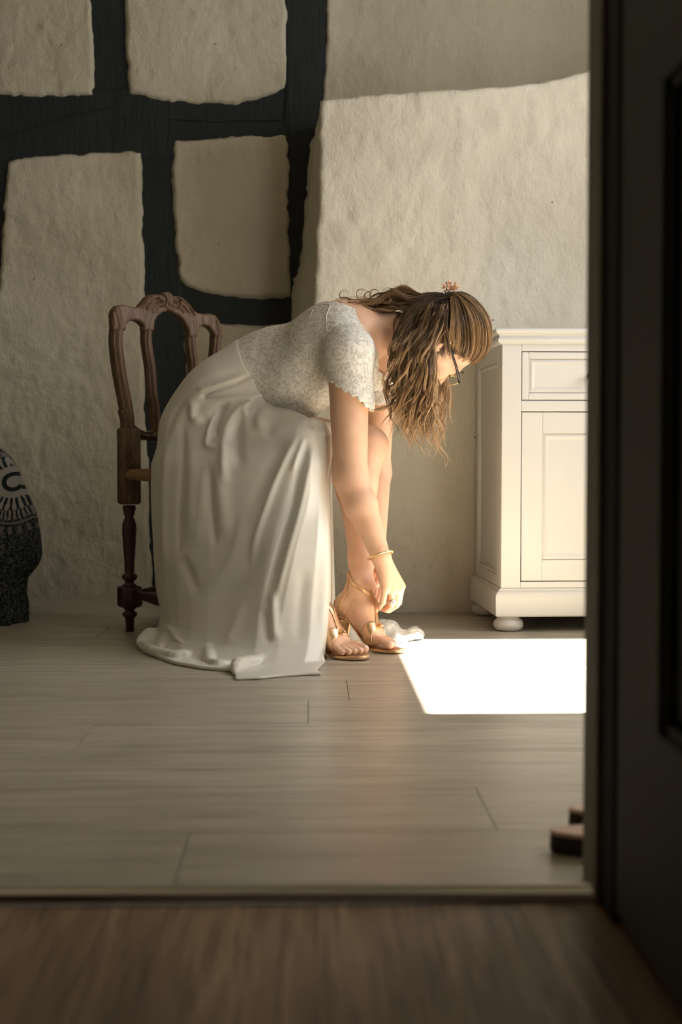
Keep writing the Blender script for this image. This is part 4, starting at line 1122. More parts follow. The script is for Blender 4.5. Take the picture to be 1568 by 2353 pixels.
V, Q = surface(arm2+[fprim(lambda p: -(p[..., 2]-zL[2])+.006*np.abs(np.sin(np.arctan2(p[..., 1]-zL[1], p[..., 0]-zL[0])*6)), (-9,)*3, (9,)*3, .002, 'i')], .003)
part('sleeve', V, Q, M['lace'], woman)

# ---- skirt
LV = [  # z, polygon of (px, Y) from the left back round the near side to the far side
 (.000, [(330, 4.02), (330, 3.86), (352, 3.72), (430, 3.54), (520, 3.46), (600, 3.44), (728, 3.47), (742, 3.58), (762, 3.80), (776, 3.98), (800, 4.12), (760, 4.24), (600, 4.32), (400, 4.22)]),
 (.050, [(366, 4.06), (368, 3.93), (392, 3.80), (450, 3.66), (535, 3.56), (605, 3.50), (742, 3.52), (752, 3.60), (762, 3.82), (768, 3.99), (776, 4.12), (750, 4.24), (600, 4.32), (420, 4.24)]),
 (.140, [(356, 4.07), (358, 3.97), (388, 3.86), (455, 3.74), (540, 3.65), (618, 3.56), (748, 3.58), (758, 3.66), (762, 3.84), (764, 3.99), (772, 4.12), (745, 4.24), (600, 4.32), (415, 4.25)]),
 (.280, [(349, 4.08), (351, 3.98), (384, 3.89), (458, 3.79), (556, 3.71), (655, 3.61), (752, 3.64), (760, 3.72), (762, 3.87), (762, 4.00), (768, 4.12), (740, 4.24), (600, 4.31), (410, 4.26)]),
 (.420, [(345, 4.10), (348, 3.99), (385, 3.90), (470, 3.81), (590, 3.74), (700, 3.69), (748, 3.73), (755, 3.80), (757, 3.90), (758, 4.01), (766, 4.12), (735, 4.23), (600, 4.30), (410, 4.27)]),
 (.540, [(346, 4.12), (352, 4.00), (395, 3.91), (480, 3.84), (600, 3.78), (705, 3.73), (742, 3.76), (748, 3.82), (748, 3.90), (752, 3.98), (770, 4.05), (750, 4.18), (600, 4.27), (420, 4.26)])]
lz = np.array([l[0] for l in LV]); lp_ = np.array([[(X(a, b), b) for a, b in l[1]] for l in LV])
lzn = np.array([0, .02, .04, .06, .08, .10, .125, .15, .18, .21, .25, .29, .33, .37, .41, .45, .49, .54])
def _pc(z):                                                     # smooth interpolation between the key outlines
    i = int(np.clip(np.searchsorted(lz, z, side='right')-1, 0, len(lz)-2)); h = lz[i+1]-lz[i]; t = (z-lz[i])/h
    sl_ = lambda k: (lp_[min(k+1, len(lz)-1)]-lp_[max(k-1, 0)])/(lz[min(k+1, len(lz)-1)]-lz[max(k-1, 0)])
    return (2*t**3-3*t**2+1)*lp_[i]+(t**3-2*t**2+t)*h*sl_(i)+(-2*t**3+3*t**2)*lp_[i+1]+(t**3-t**2)*h*sl_(i+1)
lp_ = np.array([_pc(z) for z in lzn]); lz = lzn
def skirt_f(p):
    z = p[..., 2]; zi = np.clip(z, 0, .54)
    i = np.clip(np.searchsorted(lz, zi, side='right')-1, 0, len(lz)-2); t = (zi-lz[i])/(lz[i+1]-lz[i]); t = t[..., None]
    sm = lp_[i]*(1-t[..., None])+lp_[i+1]*t[..., None]          # (..., 14, 2)
    x, y = p[..., 0], p[..., 1]; d = np.full(x.shape, 1e9); ins = np.zeros(x.shape, bool)
    # round the polygon: Chaikin once
    a = np.roll(sm, -1, -2); sm = np.stack([sm*.75+a*.25, sm*.25+a*.75], -2).reshape(sm.shape[:-2]+(28, 2))
    for k in range(28):
        ax, ay = sm[..., k, 0], sm[..., k, 1]; bx, by = sm[..., (k+1) % 28, 0], sm[..., (k+1) % 28, 1]
        ex, ey = bx-ax, by-ay; wx, wy = x-ax, y-ay; q = np.clip((wx*ex+wy*ey)/(ex*ex+ey*ey+1e-12), 0, 1)
        d = np.minimum(d, (wx-ex*q)**2+(wy-ey*q)**2)
        c = ((ay > y) != (by > y)); xi = ax+(y-ay)*ex/np.where(np.abs(ey) < 1e-9, 1e-9, ey); ins ^= c & (x < xi)
    d = np.sqrt(d); d = np.where(ins, -d, d)
    dz = z-.535; r = .05
    a = d+r; b = dz+r
    return np.minimum(np.maximum(a, b), 0)+np.sqrt(np.maximum(a, 0)**2+np.maximum(b, 0)**2)-r
def slab(pts, h, k=.01):
    F = np.array([FLR(a, b)[:2] for a, b in pts])
    def f(p):
        d2 = poly_sd(p[..., 0], p[..., 1], F); dz = np.abs(p[..., 2]-h/2)-h/2; r = .003
        a = d2+r; b = dz+r
        return np.minimum(np.maximum(a, b), 0)+np.sqrt(np.maximum(a, 0)**2+np.maximum(b, 0)**2)-r
    return fprim(f, (F[:, 0].min(), F[:, 1].min(), 0), (F[:, 0].max(), F[:, 1].max(), h), k)
def roll(pts, r, z=None, k=.008):
    ra = np.atleast_1d(np.asarray(r, float)); rr = np.interp(np.linspace(0, 1, 9), np.linspace(0, 1, len(ra)), ra) if len(ra) > 1 else np.full(9, ra[0])
    q = spline([FLR(a, b, 0.0) for a, b in pts], 9); q[:, 2] = rr*.9
    return [cone(q[i], q[i+1], rr[i], rr[i+1], k) for i in range(8)]
skp = [fprim(skirt_f, (lp_[..., 0].min(), lp_[..., 1].min(), 0), (lp_[..., 0].max(), lp_[..., 1].max(), .56), .05),
       cone(hipR+np.array([.045, -.01, -.012]), kneeR+z3*.004, .108, .073, .07),
       cone(hipL+np.array([.02, 0, -.01]), hipL+(kneeL-hipL)*.74, .108, .075, .05), cone((hipR+hipL)/2, (kneeR*.6+kneeL*.4)-np.array([.06, -.03, -.01]), .10, .06, .06),
       ell(HP+np.array([.035, -.01, -.02]), (.18, .122, .15), TR, .06), ell(HP+tz*.13-tn*.010, (.160, .118, .13), TR, .06), ell(waist-tz*.02+tn*.012, (.150, .130, .11), TR, .04), ell(P(528, 908, 4.04), (.160, .116, .155), TR, .05)]
skirt_keep = pxpoly([(150, 1800), (150, 500), (540, 600), (547, 783), (553, 812), (563, 840), (578, 862), (599, 880), (623, 897), (640, 915), (661, 934), (690, 952), (719, 966), (1200, 1010), (1200, 1800)], 3.93)
skp += [fprim(lambda p: poly_sd(p[..., 0], p[..., 2], skirt_keep), (-9,)*3, (9,)*3, .004, 'i')]
skp += [slab([(536, 1542), (541, 1564), (600, 1562), (645, 1557), (700, 1553), (739, 1552), (728, 1545), (748, 1524), (740, 1490), (560, 1490)], .008, .004),
        slab([(321, 1488), (330, 1499), (360, 1513), (400, 1528), (460, 1539), (520, 1544), (560, 1548), (600, 1500), (380, 1460)], .010, .004)]
skp += roll([(541, 1552), (548, 1541), (600, 1531), (660, 1528), (735, 1524)], [.008, .017, .016, .015, .012], k=.006)
skp += roll([(326, 1488), (345, 1481), (372, 1476)], [.016, .024, .020], k=.005)+roll([(328, 1492), (350, 1506), (385, 1514), (402, 1509)], [.012, .014, .013, .009], k=.005)
skp += roll([(368, 1500), (385, 1488), (410, 1484)], [.012, .020, .016], k=.005)+roll([(372, 1508), (395, 1518), (425, 1518), (455, 1505)], [.010, .014, .014, .008], k=.005)
skp += roll([(482, 1530), (484, 1512), (510, 1498), (555, 1490)], [.012, .024, .026, .014], k=.006)+roll([(486, 1532), (505, 1537), (545, 1533)], [.011, .012, .008], k=.005)
# train lying in the sun beyond the feet
skp += [slab([(770, 1478), (800, 1486), (860, 1480), (930, 1478), (974, 1471), (968, 1461), (930, 1455), (880, 1450), (780, 1440)], .012, .01),
        cone(FLR(800, 1468), FLR(900, 1466)+z3*.0, .035, .030, .02), ell(FLR(893, 1462)+z3*.012, (.040, .045, .034), None, .015), ell(FLR(945, 1465)+z3*.006, (.038, .035, .022), None, .012), cone(FLR(785, 1450)+z3*.05, FLR(880, 1458), .05, .03, .03)]
skp += [fprim(lambda p: .0008-p[..., 2], (-9,)*3, (9,)*3, 0, 'i')]
V, Q = surface(skp, .0034)
N = vnormals(V, Q); vx, vy = pix(V)
def stroke(pts, w_, amp, sharp=2.0, taper=True):
    global D_
    q = spline([(a, b, 0) for a, b in pts], 26)[:, :2]; bb = (vx > q[:, 0].min()-3*w_) & (vx < q[:, 0].max()+3*w_) & (vy > q[:, 1].min()-3*w_) & (vy < q[:, 1].max()+3*w_) & (N[:, 1] < .2)
    ii = np.nonzero(bb)[0]; x_, y_ = vx[ii], vy[ii]; best = np.full(len(ii), 1e9); bt = np.zeros(len(ii))
    for i in range(len(q)-1):
        e = q[i+1]-q[i]; t = np.clip(((x_-q[i][0])*e[0]+(y_-q[i][1])*e[1])/(e@e+1e-9), 0, 1); dd = np.hypot(x_-q[i][0]-e[0]*t, y_-q[i][1]-e[1]*t)
        c = dd < best; best[c] = dd[c]; bt[c] = (i+t[c])/25
    tp = np.minimum(1, np.minimum(bt, 1-bt)*5+.02) if taper else 1
    D_[ii] += amp*np.exp(-(best/w_)**sharp)*tp
D_ = np.zeros(len(V))
mm = .001
for s_ in [
 ([(684, 1000), (664, 1040), (634, 1105), (609, 1175), (586, 1250), (572, 1330)], 8, 8), ([(711, 1010), (692, 1075), (673, 1150), (650, 1230), (628, 1310), (610, 1390)], 12, -13), ([(720, 1006), (706, 1090), (690, 1170), (668, 1250), (646, 1330), (628, 1410)], 9, 6),
 ([(745, 1150), (748, 1300), (740, 1470)], 12, 3), ([(700, 1300), (690, 1400), (686, 1480)], 14, -3),
 ([(652, 1005), (628, 1060), (600, 1120), (580, 1170)], 14, -5), ([(700, 1004), (684, 1050), (672, 1085)], 6, 5),
 ([(600, 912), (560, 932), (530, 968), (517, 1010), (515, 1070), (520, 1120)], 11, 13), ([(500, 945), (488, 972), (478, 1005), (478, 1026), (495, 1030), (512, 1015)], 7, 10), ([(522, 925), (505, 950), (495, 985), (500, 1008)], 8, -12),
 ([(556, 950), (545, 985), (545, 1030), (552, 1080)], 12, -9), ([(580, 928), (568, 938), (562, 958)], 8, 9), ([(598, 935), (580, 950), (576, 985)], 9, -6), ([(622, 935), (600, 955), (592, 990)], 11, 6), ([(650, 950), (625, 975), (615, 1010)], 12, -4),
 ([(452, 920), (445, 940), (448, 962), (470, 962)], 10, 12), ([(480, 958), (500, 940), (530, 920)], 8, -7),
 ([(584, 860), (550, 876), (505, 893), (474, 905), (470, 914), (500, 912), (560, 904), (628, 902)], 6, -13), ([(560, 870), (520, 882), (480, 893), (450, 897)], 8, 8), ([(640, 912), (600, 905), (540, 910), (490, 922)], 9, 7),
 ([(560, 850), (500, 868), (450, 888)], 9, -4), ([(420, 960), (419, 1060), (414, 1160), (410, 1280)], 9, -7), ([(440, 985), (442, 1100), (436, 1240)], 12, 5), ([(395, 950), (380, 1060), (376, 1200), (380, 1340)], 12, 5), ([(380, 960), (364, 1060), (360, 1200), (366, 1330)], 8, -5),
 ([(480, 1060), (484, 1120), (488, 1190), (495, 1265)], 9, -9), ([(500, 1070), (512, 1160), (520, 1240)], 16, 7), ([(468, 1080), (462, 1170), (450, 1260)], 12, 5),
 ([(420, 1275), (436, 1320), (454, 1362)], 11, -8), ([(560, 1170), (548, 1240), (520, 1310), (470, 1350)], 16, 6), ([(600, 1240), (572, 1310), (530, 1350), (480, 1380)], 14, -6),
 ([(606, 1400), (612, 1440), (620, 1480)], 8, -9), ([(625, 1350), (630, 1420), (632, 1475)], 10, 8), ([(380, 1430), (410, 1475), (445, 1528)], 8, 8), ([(372, 1400), (376, 1440), (384, 1470)], 6, 4), ([(560, 1380), (540, 1440), (520, 1480)], 12, 5),
 ([(712, 962), (728, 966), (737, 974)], 5, 5), ([(744, 985), (750, 1002)], 5, 5), ([(700, 966), (712, 974), (722, 986)], 5, -4), ([(456, 905), (420, 950), (400, 1010)], 10, 5), ([(430, 915), (398, 960), (382, 1020)], 7, -4)]:
    stroke(s_[0], s_[1], s_[2]*mm)
tr_ = (vx > 768) & (vy > 1425); V[tr_] += N[tr_]*(.007*fbm(V[tr_]*32, 3, 5))[:, None]
fz = np.clip((V[:, 2]-.03)/.08, 0, 1); V = V+N*(D_*np.where(V[:, 2] < .03, .4, 1))[:, None]
V[:, 2] = np.maximum(V[:, 2], .0008)
part('skirt', V, Q, M['satin'], woman)
# ---- bracelet, ring
bc = wrR+(elR-wrR)*.03; 
c = P(875, 1276, 3.70); e1 = P(902, 1266, 3.69)-c; e2 = nm(np.cross(e1, P(806, 1100, 3.76)-c)); 
e1 = nm(e1); th = np.linspace(0, 2*math.pi, 72, endpoint=False)
m = MB(); m.add(*tube(c+np.outer(np.cos(th), e1)*.0335+np.outer(np.sin(th), e2)*.0315, .0024+.0006*np.cos(th*36), 8, closed=True)); m.build('bracelet', M['bracelet'], woman)
rc = mcp[2]*.32+pip[2]*.68; ax = nm(pip[2]-mcp[2]); m = MB(); e1 = nm(np.cross(ax, [0, 1, 0])); e2 = np.cross(ax, e1); th = np.linspace(0, 2*math.pi, 32, endpoint=False)
m.add(*tube(rc+np.outer(np.cos(th), e1)*.0112+np.outer(np.sin(th), e2)*.0112, .0012, 8, closed=True)); rn = nm(np.array([.35, -1, .1])-ax*(np.array([.35, -1, .1])@ax))
m.add(*lathe([(.0075, .0095), (.0085, .0115), (.0080, .0130), (.0066, .0132)], rc, 24, rn)); rg = m.build('ring', M['silver'], woman)
m = MB(); m.add(*lathe([(.0064, .0128), (.0058, .0142), (.003, .0150), (.0005, .0152)], rc, 24, rn)); m.build('ring_stone', M['stone'], rg)
# ---- glasses
m = MB()
for s in (-1, 1):
    th = np.linspace(0, 2*math.pi, 40, endpoint=False); rim = np.array([hd(s*.034+math.copysign(abs(math.cos(a))**.7, math.cos(a))*.029, .105-.004*abs(math.cos(a)), -.018+math.copysign(abs(math.sin(a))**.7, math.sin(a))*.021) for a in th])
    m.add(*tube(rim, .0008, 8, closed=True))
m.add(*tube([hd(-.008, .103, -.010), hd(0, .108, -.008), hd(.008, .103, -.010)], .0012, 8)); gl = m.build('glasses', M['bracelet'], woman)
for s in (-1, 1):
    m = MB(); m.add(*tube([hd(s*.066, .098, -.006), hd(s*.071, .085, -.006), hd(s*.077, .045, -.007), hd(s*.0785, -.005, -.010), hd(s*.078, -.022, -.028)], [.0045, .0042, .0034, .0028, .002], 8))
    m.build('temple', M['specs'], gl)
for s in (-1, 1):
    vs = [hd(s*.034, .1035, -.018)]+[hd(s*.034+math.copysign(abs(math.cos(a))**.7, math.cos(a))*.028, .1035-.003*abs(math.cos(a)), -.018+math.copysign(abs(math.sin(a))**.7, math.sin(a))*.020) for a in np.linspace(0, 2*math.pi, 32, endpoint=False)]
    m = MB(); m.add(vs, [(0, 1+k, 1+(k+1) % 32) for k in range(32)]); m.build('lens', M['lens'], gl)
# eyebrows and eyelashes
for s in (-1, 1):
    m = MB()
    for i in range(40):
        q = i/39; b = hd(s*(.014+.036*q), .0925-.016*q*q, .006+.005*math.sin(q*2.6)); m.add(*tube([b, b+hr_*s*.006+hu*.003+hf_*.001], [.0006, .0002], 3, False))
    m.build('eyebrow', M['cap'], woman)['kind'] = 'stuff'
    m = MB()
    for i in range(16):
        q = i/15-.5; b = hd(s*(.031+.024*q), .086-.012*q*q*4*.4, -.021-.001*(1-4*q*q)); m.add(*tube([b, b+hf_*.006-hu*.003], [.0005, .0002], 3, False))
    m.build('eyelashes', M['cap'], woman)['kind'] = 'stuff'
# ---- hair
def hsurf(dv, s=1.0):
    """point of the skull (plus hair thickness) in a head-frame direction"""
    dv = np.asarray(dv, float); n = np.sqrt((dv/(np.array([.073, .093, .090])*HS)).__pow__(2).sum(-1))[..., None]
    return np.array([0, -.006, 0])+dv/n*s
def h2w(q): return HC+q@HR
knotl = nm([-.04, -.90, .30])                                   # head-frame direction of the gathered knot
# scalp cap
def cap_f(p):
    q = (p-HC)@HR.T-np.array([0, -.006, 0]); r = np.array([.0765, .0965, .094])*HS
    k0 = np.sqrt(((q/r)**2).sum(-1))+1e-9; k1 = np.sqrt(((q/(r*r))**2).sum(-1))+1e-9; d = k0*(k0-1)/k1
    f, u, s = q[..., 1], q[..., 2], np.abs(q[..., 0])
    face = -(f*.80-(u-.052)*.62-.020) if False else None
    keep = np.maximum(f*.82-u*.57-.020*HS, -.055-u)                # hairline plane / nape
    return np.maximum(d, keep)
V, Q = surface([fprim(cap_f, HC-.12, HC+.12, .002)], .0028)
me = part('hair', V, Q, M['cap'], woman)
hair = me
strands = []; cols = []
DARK, MID, BLOND, LITE = np.array([.045, .024, .012]), np.array([.19, .108, .052]), np.array([.52, .325, .155]), np.array([.82, .57, .32])
def lock(path, n, spread, curl=0., turns=2., tone=.4, tip=.5, m=34, fly=.0, r=.00042, flat=1., start=.15, rs=0):
    """n strands that follow one guide, spread in metres at mid-length, curled together"""
    g = spline(path, m); t = np.linspace(0, 1, m); T = np.gradient(g, axis=0); T /= np.linalg.norm(T, axis=1)[:, None]+1e-9
    a = np.array([.3, 1, .2]); e1 = np.cross(T, a); e1 /= np.linalg.norm(e1, axis=1)[:, None]+1e-9; e2 = np.cross(T, e1)
    ph = rng.uniform(0, 6.28); amp = curl*np.clip((t-start)/(1-start), 0, 1)**.8
    tn_ = turns*rng.uniform(.85, 1.15)
    g = g+e1*(amp*np.cos(ph+6.283*tn_*t)-amp*math.cos(ph)*0)[:, None]+e2*(amp*np.sin(ph+6.283*tn_*t)*.8)[:, None]
    base_t = np.clip(tone+rng.normal(0, .10), 0, 1)
    for i in range(n):
        a_, rr = rng.uniform(0, 6.28), math.sqrt(rng.uniform(0, 1))*spread
        env = (.45+.75*np.sin(np.pi*np.clip(t*.9+.1, 0, 1)))*(1-.55*t**3)
        wob = .0010*np.sin(t*rng.uniform(8, 16)+rng.uniform(0, 6))*t
        q = g+e1*(math.cos(a_)*rr*env+wob)[:, None]+e2*(math.sin(a_)*rr*env*flat+wob)[:, None]
        if rng.uniform() < fly:
            q = q+(t**2)[:, None]*rng.normal(0, .012, 3)
        if rs: q = spline(q[int(rng.uniform(0, 1)**1.6*rs*m):], m)
        L_ = 1-rng.uniform(0, .18)*(rng.uniform() < .6); mm_ = int(m*L_)
        if mm_ < m: q = spline(q[:mm_], m)
        tt = np.clip(base_t+rng.normal(0, .13), 0, 1)
        shade = np.clip(tt+tip*(t-.25), 0, 1)[:, None]
        c = np.where(shade < .35, DARK+(MID-DARK)*(shade/.35), np.where(shade < .7, MID+(BLOND-MID)*((shade-.35)/.35), BLOND+(LITE-BLOND)*((shade-.7)/.3)))
        strands.append((q, r*rng.uniform(.8, 1.25))); cols.append(c)
def pk(pts): return [P(*q) for q in pts]
KW = h2w(hsurf(knotl, 1.10))
ER = np.array([.073, .093, .090])*HS
def skp_(px, py, s=1.1):
    """the near skull surface under a pixel, on the ellipsoid scaled by s"""
    o = np.array([0, 0, CAMZ]); d = nm(P(px, py, 3.8)-o); c = HC+HR.T@np.array([0, -.006, 0])
    oo = (HR@(o-c))/(ER*s); dd = (HR@d)/(ER*s); a, b_, c_ = dd@dd, oo@dd, oo@oo-1; D = b_*b_-a*c_
    t = (-b_-math.sqrt(max(D, 0)))/a; return o+d*t
# A: hair drawn back from the hairline to the knot, over the crown and both sides
HL = spline([(-.98, -.35, -.10), (-.99, .02, -.08), (-.96, .42, .10), (-.62, .74, .36), (0, .86, .50), (.62, .74, .36), (.96, .42, .10), (.99, .02, -.08), (.98, -.35, -.10)], 200)
for i in range(300):
    k = int(rng.uniform(0, 200)); q = (k-100)/100
    root = nm(HL[k]+rng.normal(0, .05, 3))
    lift = rng.uniform(1.12, 1.24)+.05*rng.uniform()*(1-abs(q)); pts = []
    depth = rng.uniform(0, .5) if i % 3 == 0 else 0
    for t in np.linspace(depth, 1, 9):
        d = root*(1-t)+knotl*t+np.array([np.sign(q)*.34*math.sin(math.pi*t)*min(1, abs(q)*1.5), .0, .20*math.sin(math.pi*t)*max(0, 1-abs(q)*1.25)])
        lf = 1.045+(lift-1.045)*min(1, t*4.5+.05)*min(1, (1-t)*4+.55)
        pts.append(h2w(hsurf(nm(d), lf)))
    hi = rng.uniform() < .5
    lock(pts, 10, .0042, curl=.0022, turns=1.2, tone=.86 if hi else .30, tip=-.20, m=26, flat=.45, r=.00052, rs=.2)
for i in range(60):                                             # over and behind the near ear
    xb = rng.uniform(972, 1040); top_ = (1034+rng.uniform(-8, 6), 692+rng.uniform(-4, 8)); yb = 806+.35*max(0, xb-1000)+rng.uniform(-22, 18); s_ = rng.uniform(1.17, 1.23)
    pts = [skp_(xb, yb, s_-.02), skp_(xb*.75+top_[0]*.25-8, yb*.66+top_[1]*.34, s_), skp_(xb*.4+top_[0]*.6-8, yb*.3+top_[1]*.7, s_), skp_(*top_, s_-.05)]
    lock(pts, 12, .0048, curl=.002, turns=1.3, tone=.10 if rng.uniform() < .5 else .42, tip=-.2, m=24, flat=.5, r=.0005, rs=.3)
for i in range(64):                                             # from the knot over the back of the skull, down behind the ear
    k = rng.uniform(); x1 = 1000-14*k; Yn = 3.85-.035*rng.uniform()
    pts = [P(1034+rng.uniform(-6, 6), 684+rng.uniform(-4, 6), Yn), P(x1, 676+26*k+rng.uniform(-3, 5), Yn-.01), P(968-6*k, 688+40*k+rng.uniform(-4, 6), Yn-.02), P(936+rng.uniform(-6, 10), 716+34*k, 3.80-.01*rng.uniform()), P(914+rng.uniform(-8, 14), 764+16*k, 3.785), P(902+rng.uniform(-8, 22), 830+rng.uniform(-20, 30), 3.78)]
    lock(pts, 12, .0052, curl=.004, turns=1.8, tone=.10 if rng.uniform() < .6 else .45, tip=.2, m=34, flat=.6, r=.0005, start=.4)
# small twist around the knot
for i in range(14):
    a = i*.9; c = KW-hf_*.004; pts = [c+hr_*.013*math.cos(a+s*2.4)+hu*.012*math.sin(a+s*2.4)-hf_*(.002+.003*s) for s in np.linspace(0, 1, 6)]
    lock(pts, 8, .003, tone=.3, tip=.1, m=14)
# B: near side, falling from the back and side of the head
for i in range(132):
    q = rng.uniform(0, 1)                                       # 0: nearest the nape, 1: at the temple
    x0 = 950+76*q+rng.normal(0, 9); y0 = 712-10*q+rng.uniform(-12, 12)+rng.uniform(10, 70)*(rng.uniform() < .5)
    x1 = 905+86*q+rng.normal(0, 6); x2 = 894+102*q+rng.normal(0, 12)
    ye = 915+rng.uniform(0, 1)*100+40*q*rng.uniform()-25*(q < .15)
    s_ = rng.uniform(1.10, 1.28); ym = 800+14*q
    a = skp_(x0, y0, s_); b_ = skp_(.6*x0+.4*x1, y0+(ym-y0)*.45, s_+.03)
    Ym = min(3.775, b_[1])-.022*rng.uniform(0, 1); Yb = Ym+rng.uniform(-.005, .05)
    pts = [a, b_, P(x1, ym, Ym), P(x1*.5+x2*.5+rng.normal(0, 4), (ym+ye)/2, Yb), P(x2, ye, Yb+.01)]
    dk = .12 if rng.uniform() < .34 else (.56 if rng.uniform() < .6 else .76)
    lock(pts, 14, .0040, curl=rng.uniform(.009, .021), turns=rng.uniform(2.2, 3.8), tone=dk, tip=.62, m=44, fly=.08, start=.26, flat=.7, r=.00052)
# strands in front of the ear and along the cheek
for i in range(16):
    x0 = 1004+rng.uniform(-16, 10)
    pts = [skp_(x0, 800+rng.uniform(-14, 6), 1.16), skp_(990+rng.uniform(-12, 10), 832, 1.18)]+pk([(974+rng.uniform(-14, 14), 880, 3.785), (982+rng.uniform(-25, 20), 945, 3.80), (985+rng.uniform(-25, 35), 1000+rng.uniform(-20, 30), 3.81)])
    lock(pts, 10, .0048, curl=.008, turns=2.2, tone=.42, tip=.6, m=40, fly=.15, r=.0005)
# C: far side, seen beyond the cheek
for i in range(60):
    q = rng.uniform(0, 1); x0 = 950+55*q; x2 = 935+88*q+rng.normal(0, 8); ye = 950+rng.uniform(0, 85)
    pts = pk([(x0, 735, 3.93), (x0-4, 790, 3.955), (x0*.4+x2*.6, 855, 3.945+.02*rng.uniform()), (x2, (850+ye)/2, 3.93), (x2+rng.normal(0, 8), ye, 3.92)])
    lock(pts, 13, .007, curl=rng.uniform(.005, .011), turns=2.3, tone=.55, tip=.5, m=36, fly=.14, r=.0005)
# a few long loose ends below
for x, y in ((985, 1060), (1000, 1052), (965, 1038), (1022, 1072), (1008, 1046), (950, 1030), (1030, 1076)):
    pts = pk([(955+rng.uniform(0, 50), 900, 3.82), (968+rng.uniform(-10, 20), 960, 3.82), (x-14, y-46, 3.82), (x, y, 3.83)])
    lock(pts, 6, .003, curl=.007, turns=2.6, tone=.65, tip=.5, m=40, fly=.2)
# side lock reaching over the sleeve
for i in range(6):
    pts = pk([(905, 905, 3.78), (899+rng.uniform(-4, 6), 928, 3.77), (878+rng.uniform(-6, 4), 940+rng.uniform(-4, 4), 3.74), (852+rng.uniform(-8, 8), 944+rng.uniform(-5, 5), 3.735)])
    lock(pts, 6, .003, curl=.003, turns=1.5, tone=.6, tip=.5, m=24)
# D: hair lying along the nape and upper back, ends curling up
for i in range(74):
    Y = 3.90+rng.uniform(-.055, .075); k = rng.uniform(); hgt = rng.uniform()
    xe = 770+rng.uniform(0, 1)**1.4*120
    ys = 692+rng.uniform(-10, 26)
    pts = pk([(1022+rng.uniform(-10, 10), ys+4, Y*.3+3.86*.7), (990, ys-8, Y*.5+3.86*.5), (948, 672+30*k+6*hgt, Y), (900, 676+34*k-10*hgt*(k < .4), Y), (.5*900+.5*xe, 690+28*k, Y+.01), (xe, 690+(xe-770)*.10+10*k, Y+.02)])
    lock(pts, 13, .0050, curl=rng.uniform(.006, .013), turns=rng.uniform(2.4, 4.2), tone=.30 if rng.uniform() < .4 else .55, tip=.36, m=44, fly=.08, start=.30, r=.0005)
for i in range(10):                                             # the raised wave near (925, 662)
    Y = 3.88+rng.uniform(-.03, .05); pts = pk([(1000, 680, 3.86), (965, 677, Y), (928+rng.uniform(-6, 6), 659+rng.uniform(0, 8), Y), (895, 676, Y), (868, 694, Y), (845, 690, Y+.01)])
    lock(pts, 12, .0045, curl=.003, turns=1.5, tone=.5, tip=.3, m=34, fly=.1)
for x, r_ in ((791, 12), (832, 14), (862, 13), (846, 9)):   # ringlets standing off the nape
    Y = 3.90+rng.uniform(-.03, .04); th = np.linspace(0, 4.9, 9); s0 = (x+34, 700, Y)
    pts = pk([(x+60, 704, Y), s0]+[(x+r_*math.cos(1.4+a)*.9, 683-r_*.6-r_*math.sin(1.4+a)*-.9+2, Y+.006*a/5) for a in th])
    lock(pts, 7, .0026, curl=.001, tone=.68, tip=.25, m=40, r=.0004)
for i in range(14):                                             # dark underside by the neck
    Y = 3.86+rng.uniform(-.05, .06); pts = pk([(985+rng.uniform(-10, 10), 715, Y), (945, 722+rng.uniform(-8, 12), Y-.01), (915+rng.uniform(-8, 8), 735+rng.uniform(-8, 12), Y), (903+rng.uniform(-8, 8), 770+rng.uniform(0, 50), Y-.01)])
    lock(pts, 13, .007, curl=.004, turns=1.5, tone=.08, tip=.2, m=24)
for i in range(60):                                             # single flyaways
    q = rng.uniform(); d = nm([rng.uniform(-.9, .9), rng.uniform(-.9, .3), rng.uniform(-.2, 1)]); b = h2w(hsurf(d, 1.1)); n_ = nm(b-HC)
    tdir = nm(np.cross(n_, rng.normal(0, 1, 3)))
    lock([b, b+n_*.006+tdir*.012, b+n_*.006+tdir*.03, b+n_*.002+tdir*.045], 1, .001, tone=.6, tip=.3, m=12, r=.0003)
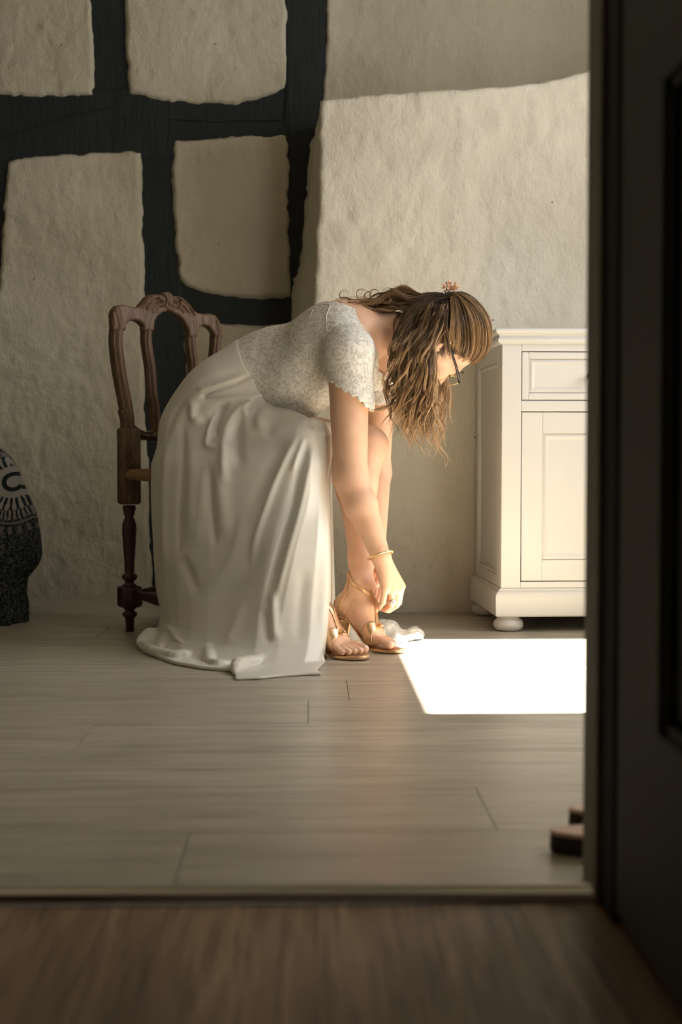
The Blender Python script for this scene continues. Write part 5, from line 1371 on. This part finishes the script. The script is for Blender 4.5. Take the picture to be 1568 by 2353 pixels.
m3 = []; ns = len(strands); VV = []; CC = []; FF = []; off = 0
for (q, r), c in zip(strands, cols):
    m_ = len(q); T = np.gradient(q, axis=0); T /= np.linalg.norm(T, axis=1)[:, None]+1e-9
    e1 = np.cross(T, [.31, .9, .3]); e1 /= np.linalg.norm(e1, axis=1)[:, None]+1e-9; e2 = np.cross(T, e1)
    rr = (r*np.concatenate([[.3, .7], np.ones(m_-6), [.85, .65, .4, .15]]))[:, None]
    v = np.stack([q+rr*e1, q+rr*(-.5*e1+.866*e2), q+rr*(-.5*e1-.866*e2)], 1)
    VV.append(v.reshape(-1, 3)); CC.append(np.repeat(c, 3, axis=0))
    i0 = (np.arange(m_-1)*3)[:, None]; k = np.arange(3)[None]; k2 = (k+1) % 3
    FF.append(np.stack([i0+k, i0+k2, i0+3+k2, i0+3+k], -1).reshape(-1, 4)+off); off += m_*3
VV = np.concatenate(VV); CC = np.concatenate(CC); FF = np.concatenate(FF)
ho = part('hair_strands', VV, FF, M['hair'], hair); ho['kind'] = 'stuff'
ca = ho.data.color_attributes.new('col', 'FLOAT_COLOR', 'POINT'); ca.data.foreach_set('color', np.concatenate([CC, np.ones((len(CC), 1))], 1).astype(np.float32).reshape(-1))
# dried flower clip at the back of the crown
fc = KW-hf_*.016+hu*.004
m = MB()
for i in range(170):
    d = nm(np.array([rng.normal(.1, .7), rng.normal(0, .7), rng.uniform(.1, 1.2)])); c = fc+np.array([.0, 0, .002])+d*rng.uniform(.003, .023); t1 = nm(np.cross(d, rng.normal(0, 1, 3))); t2 = np.cross(d, t1); s = rng.uniform(.0035, .0062)
    m.add([c, c+t1*s*.6+d*s*.7, c+d*s*1.7+t2*s*.3, c-t1*s*.6+d*s*.7], [(0, 1, 2), (0, 2, 3)])
fo = m.build('flower_clip', M['petal'], woman)
m = MB(); a = fc-hu*.022+hf_*.007; m.add(*tube([a, a+z3*.012-np.array([.004, 0, 0]), a+z3*.014+np.array([.004, 0, 0]), a+np.array([.009, 0, .002])], .0012, 6)); m.build('hair_pin', M['specs'], fo)
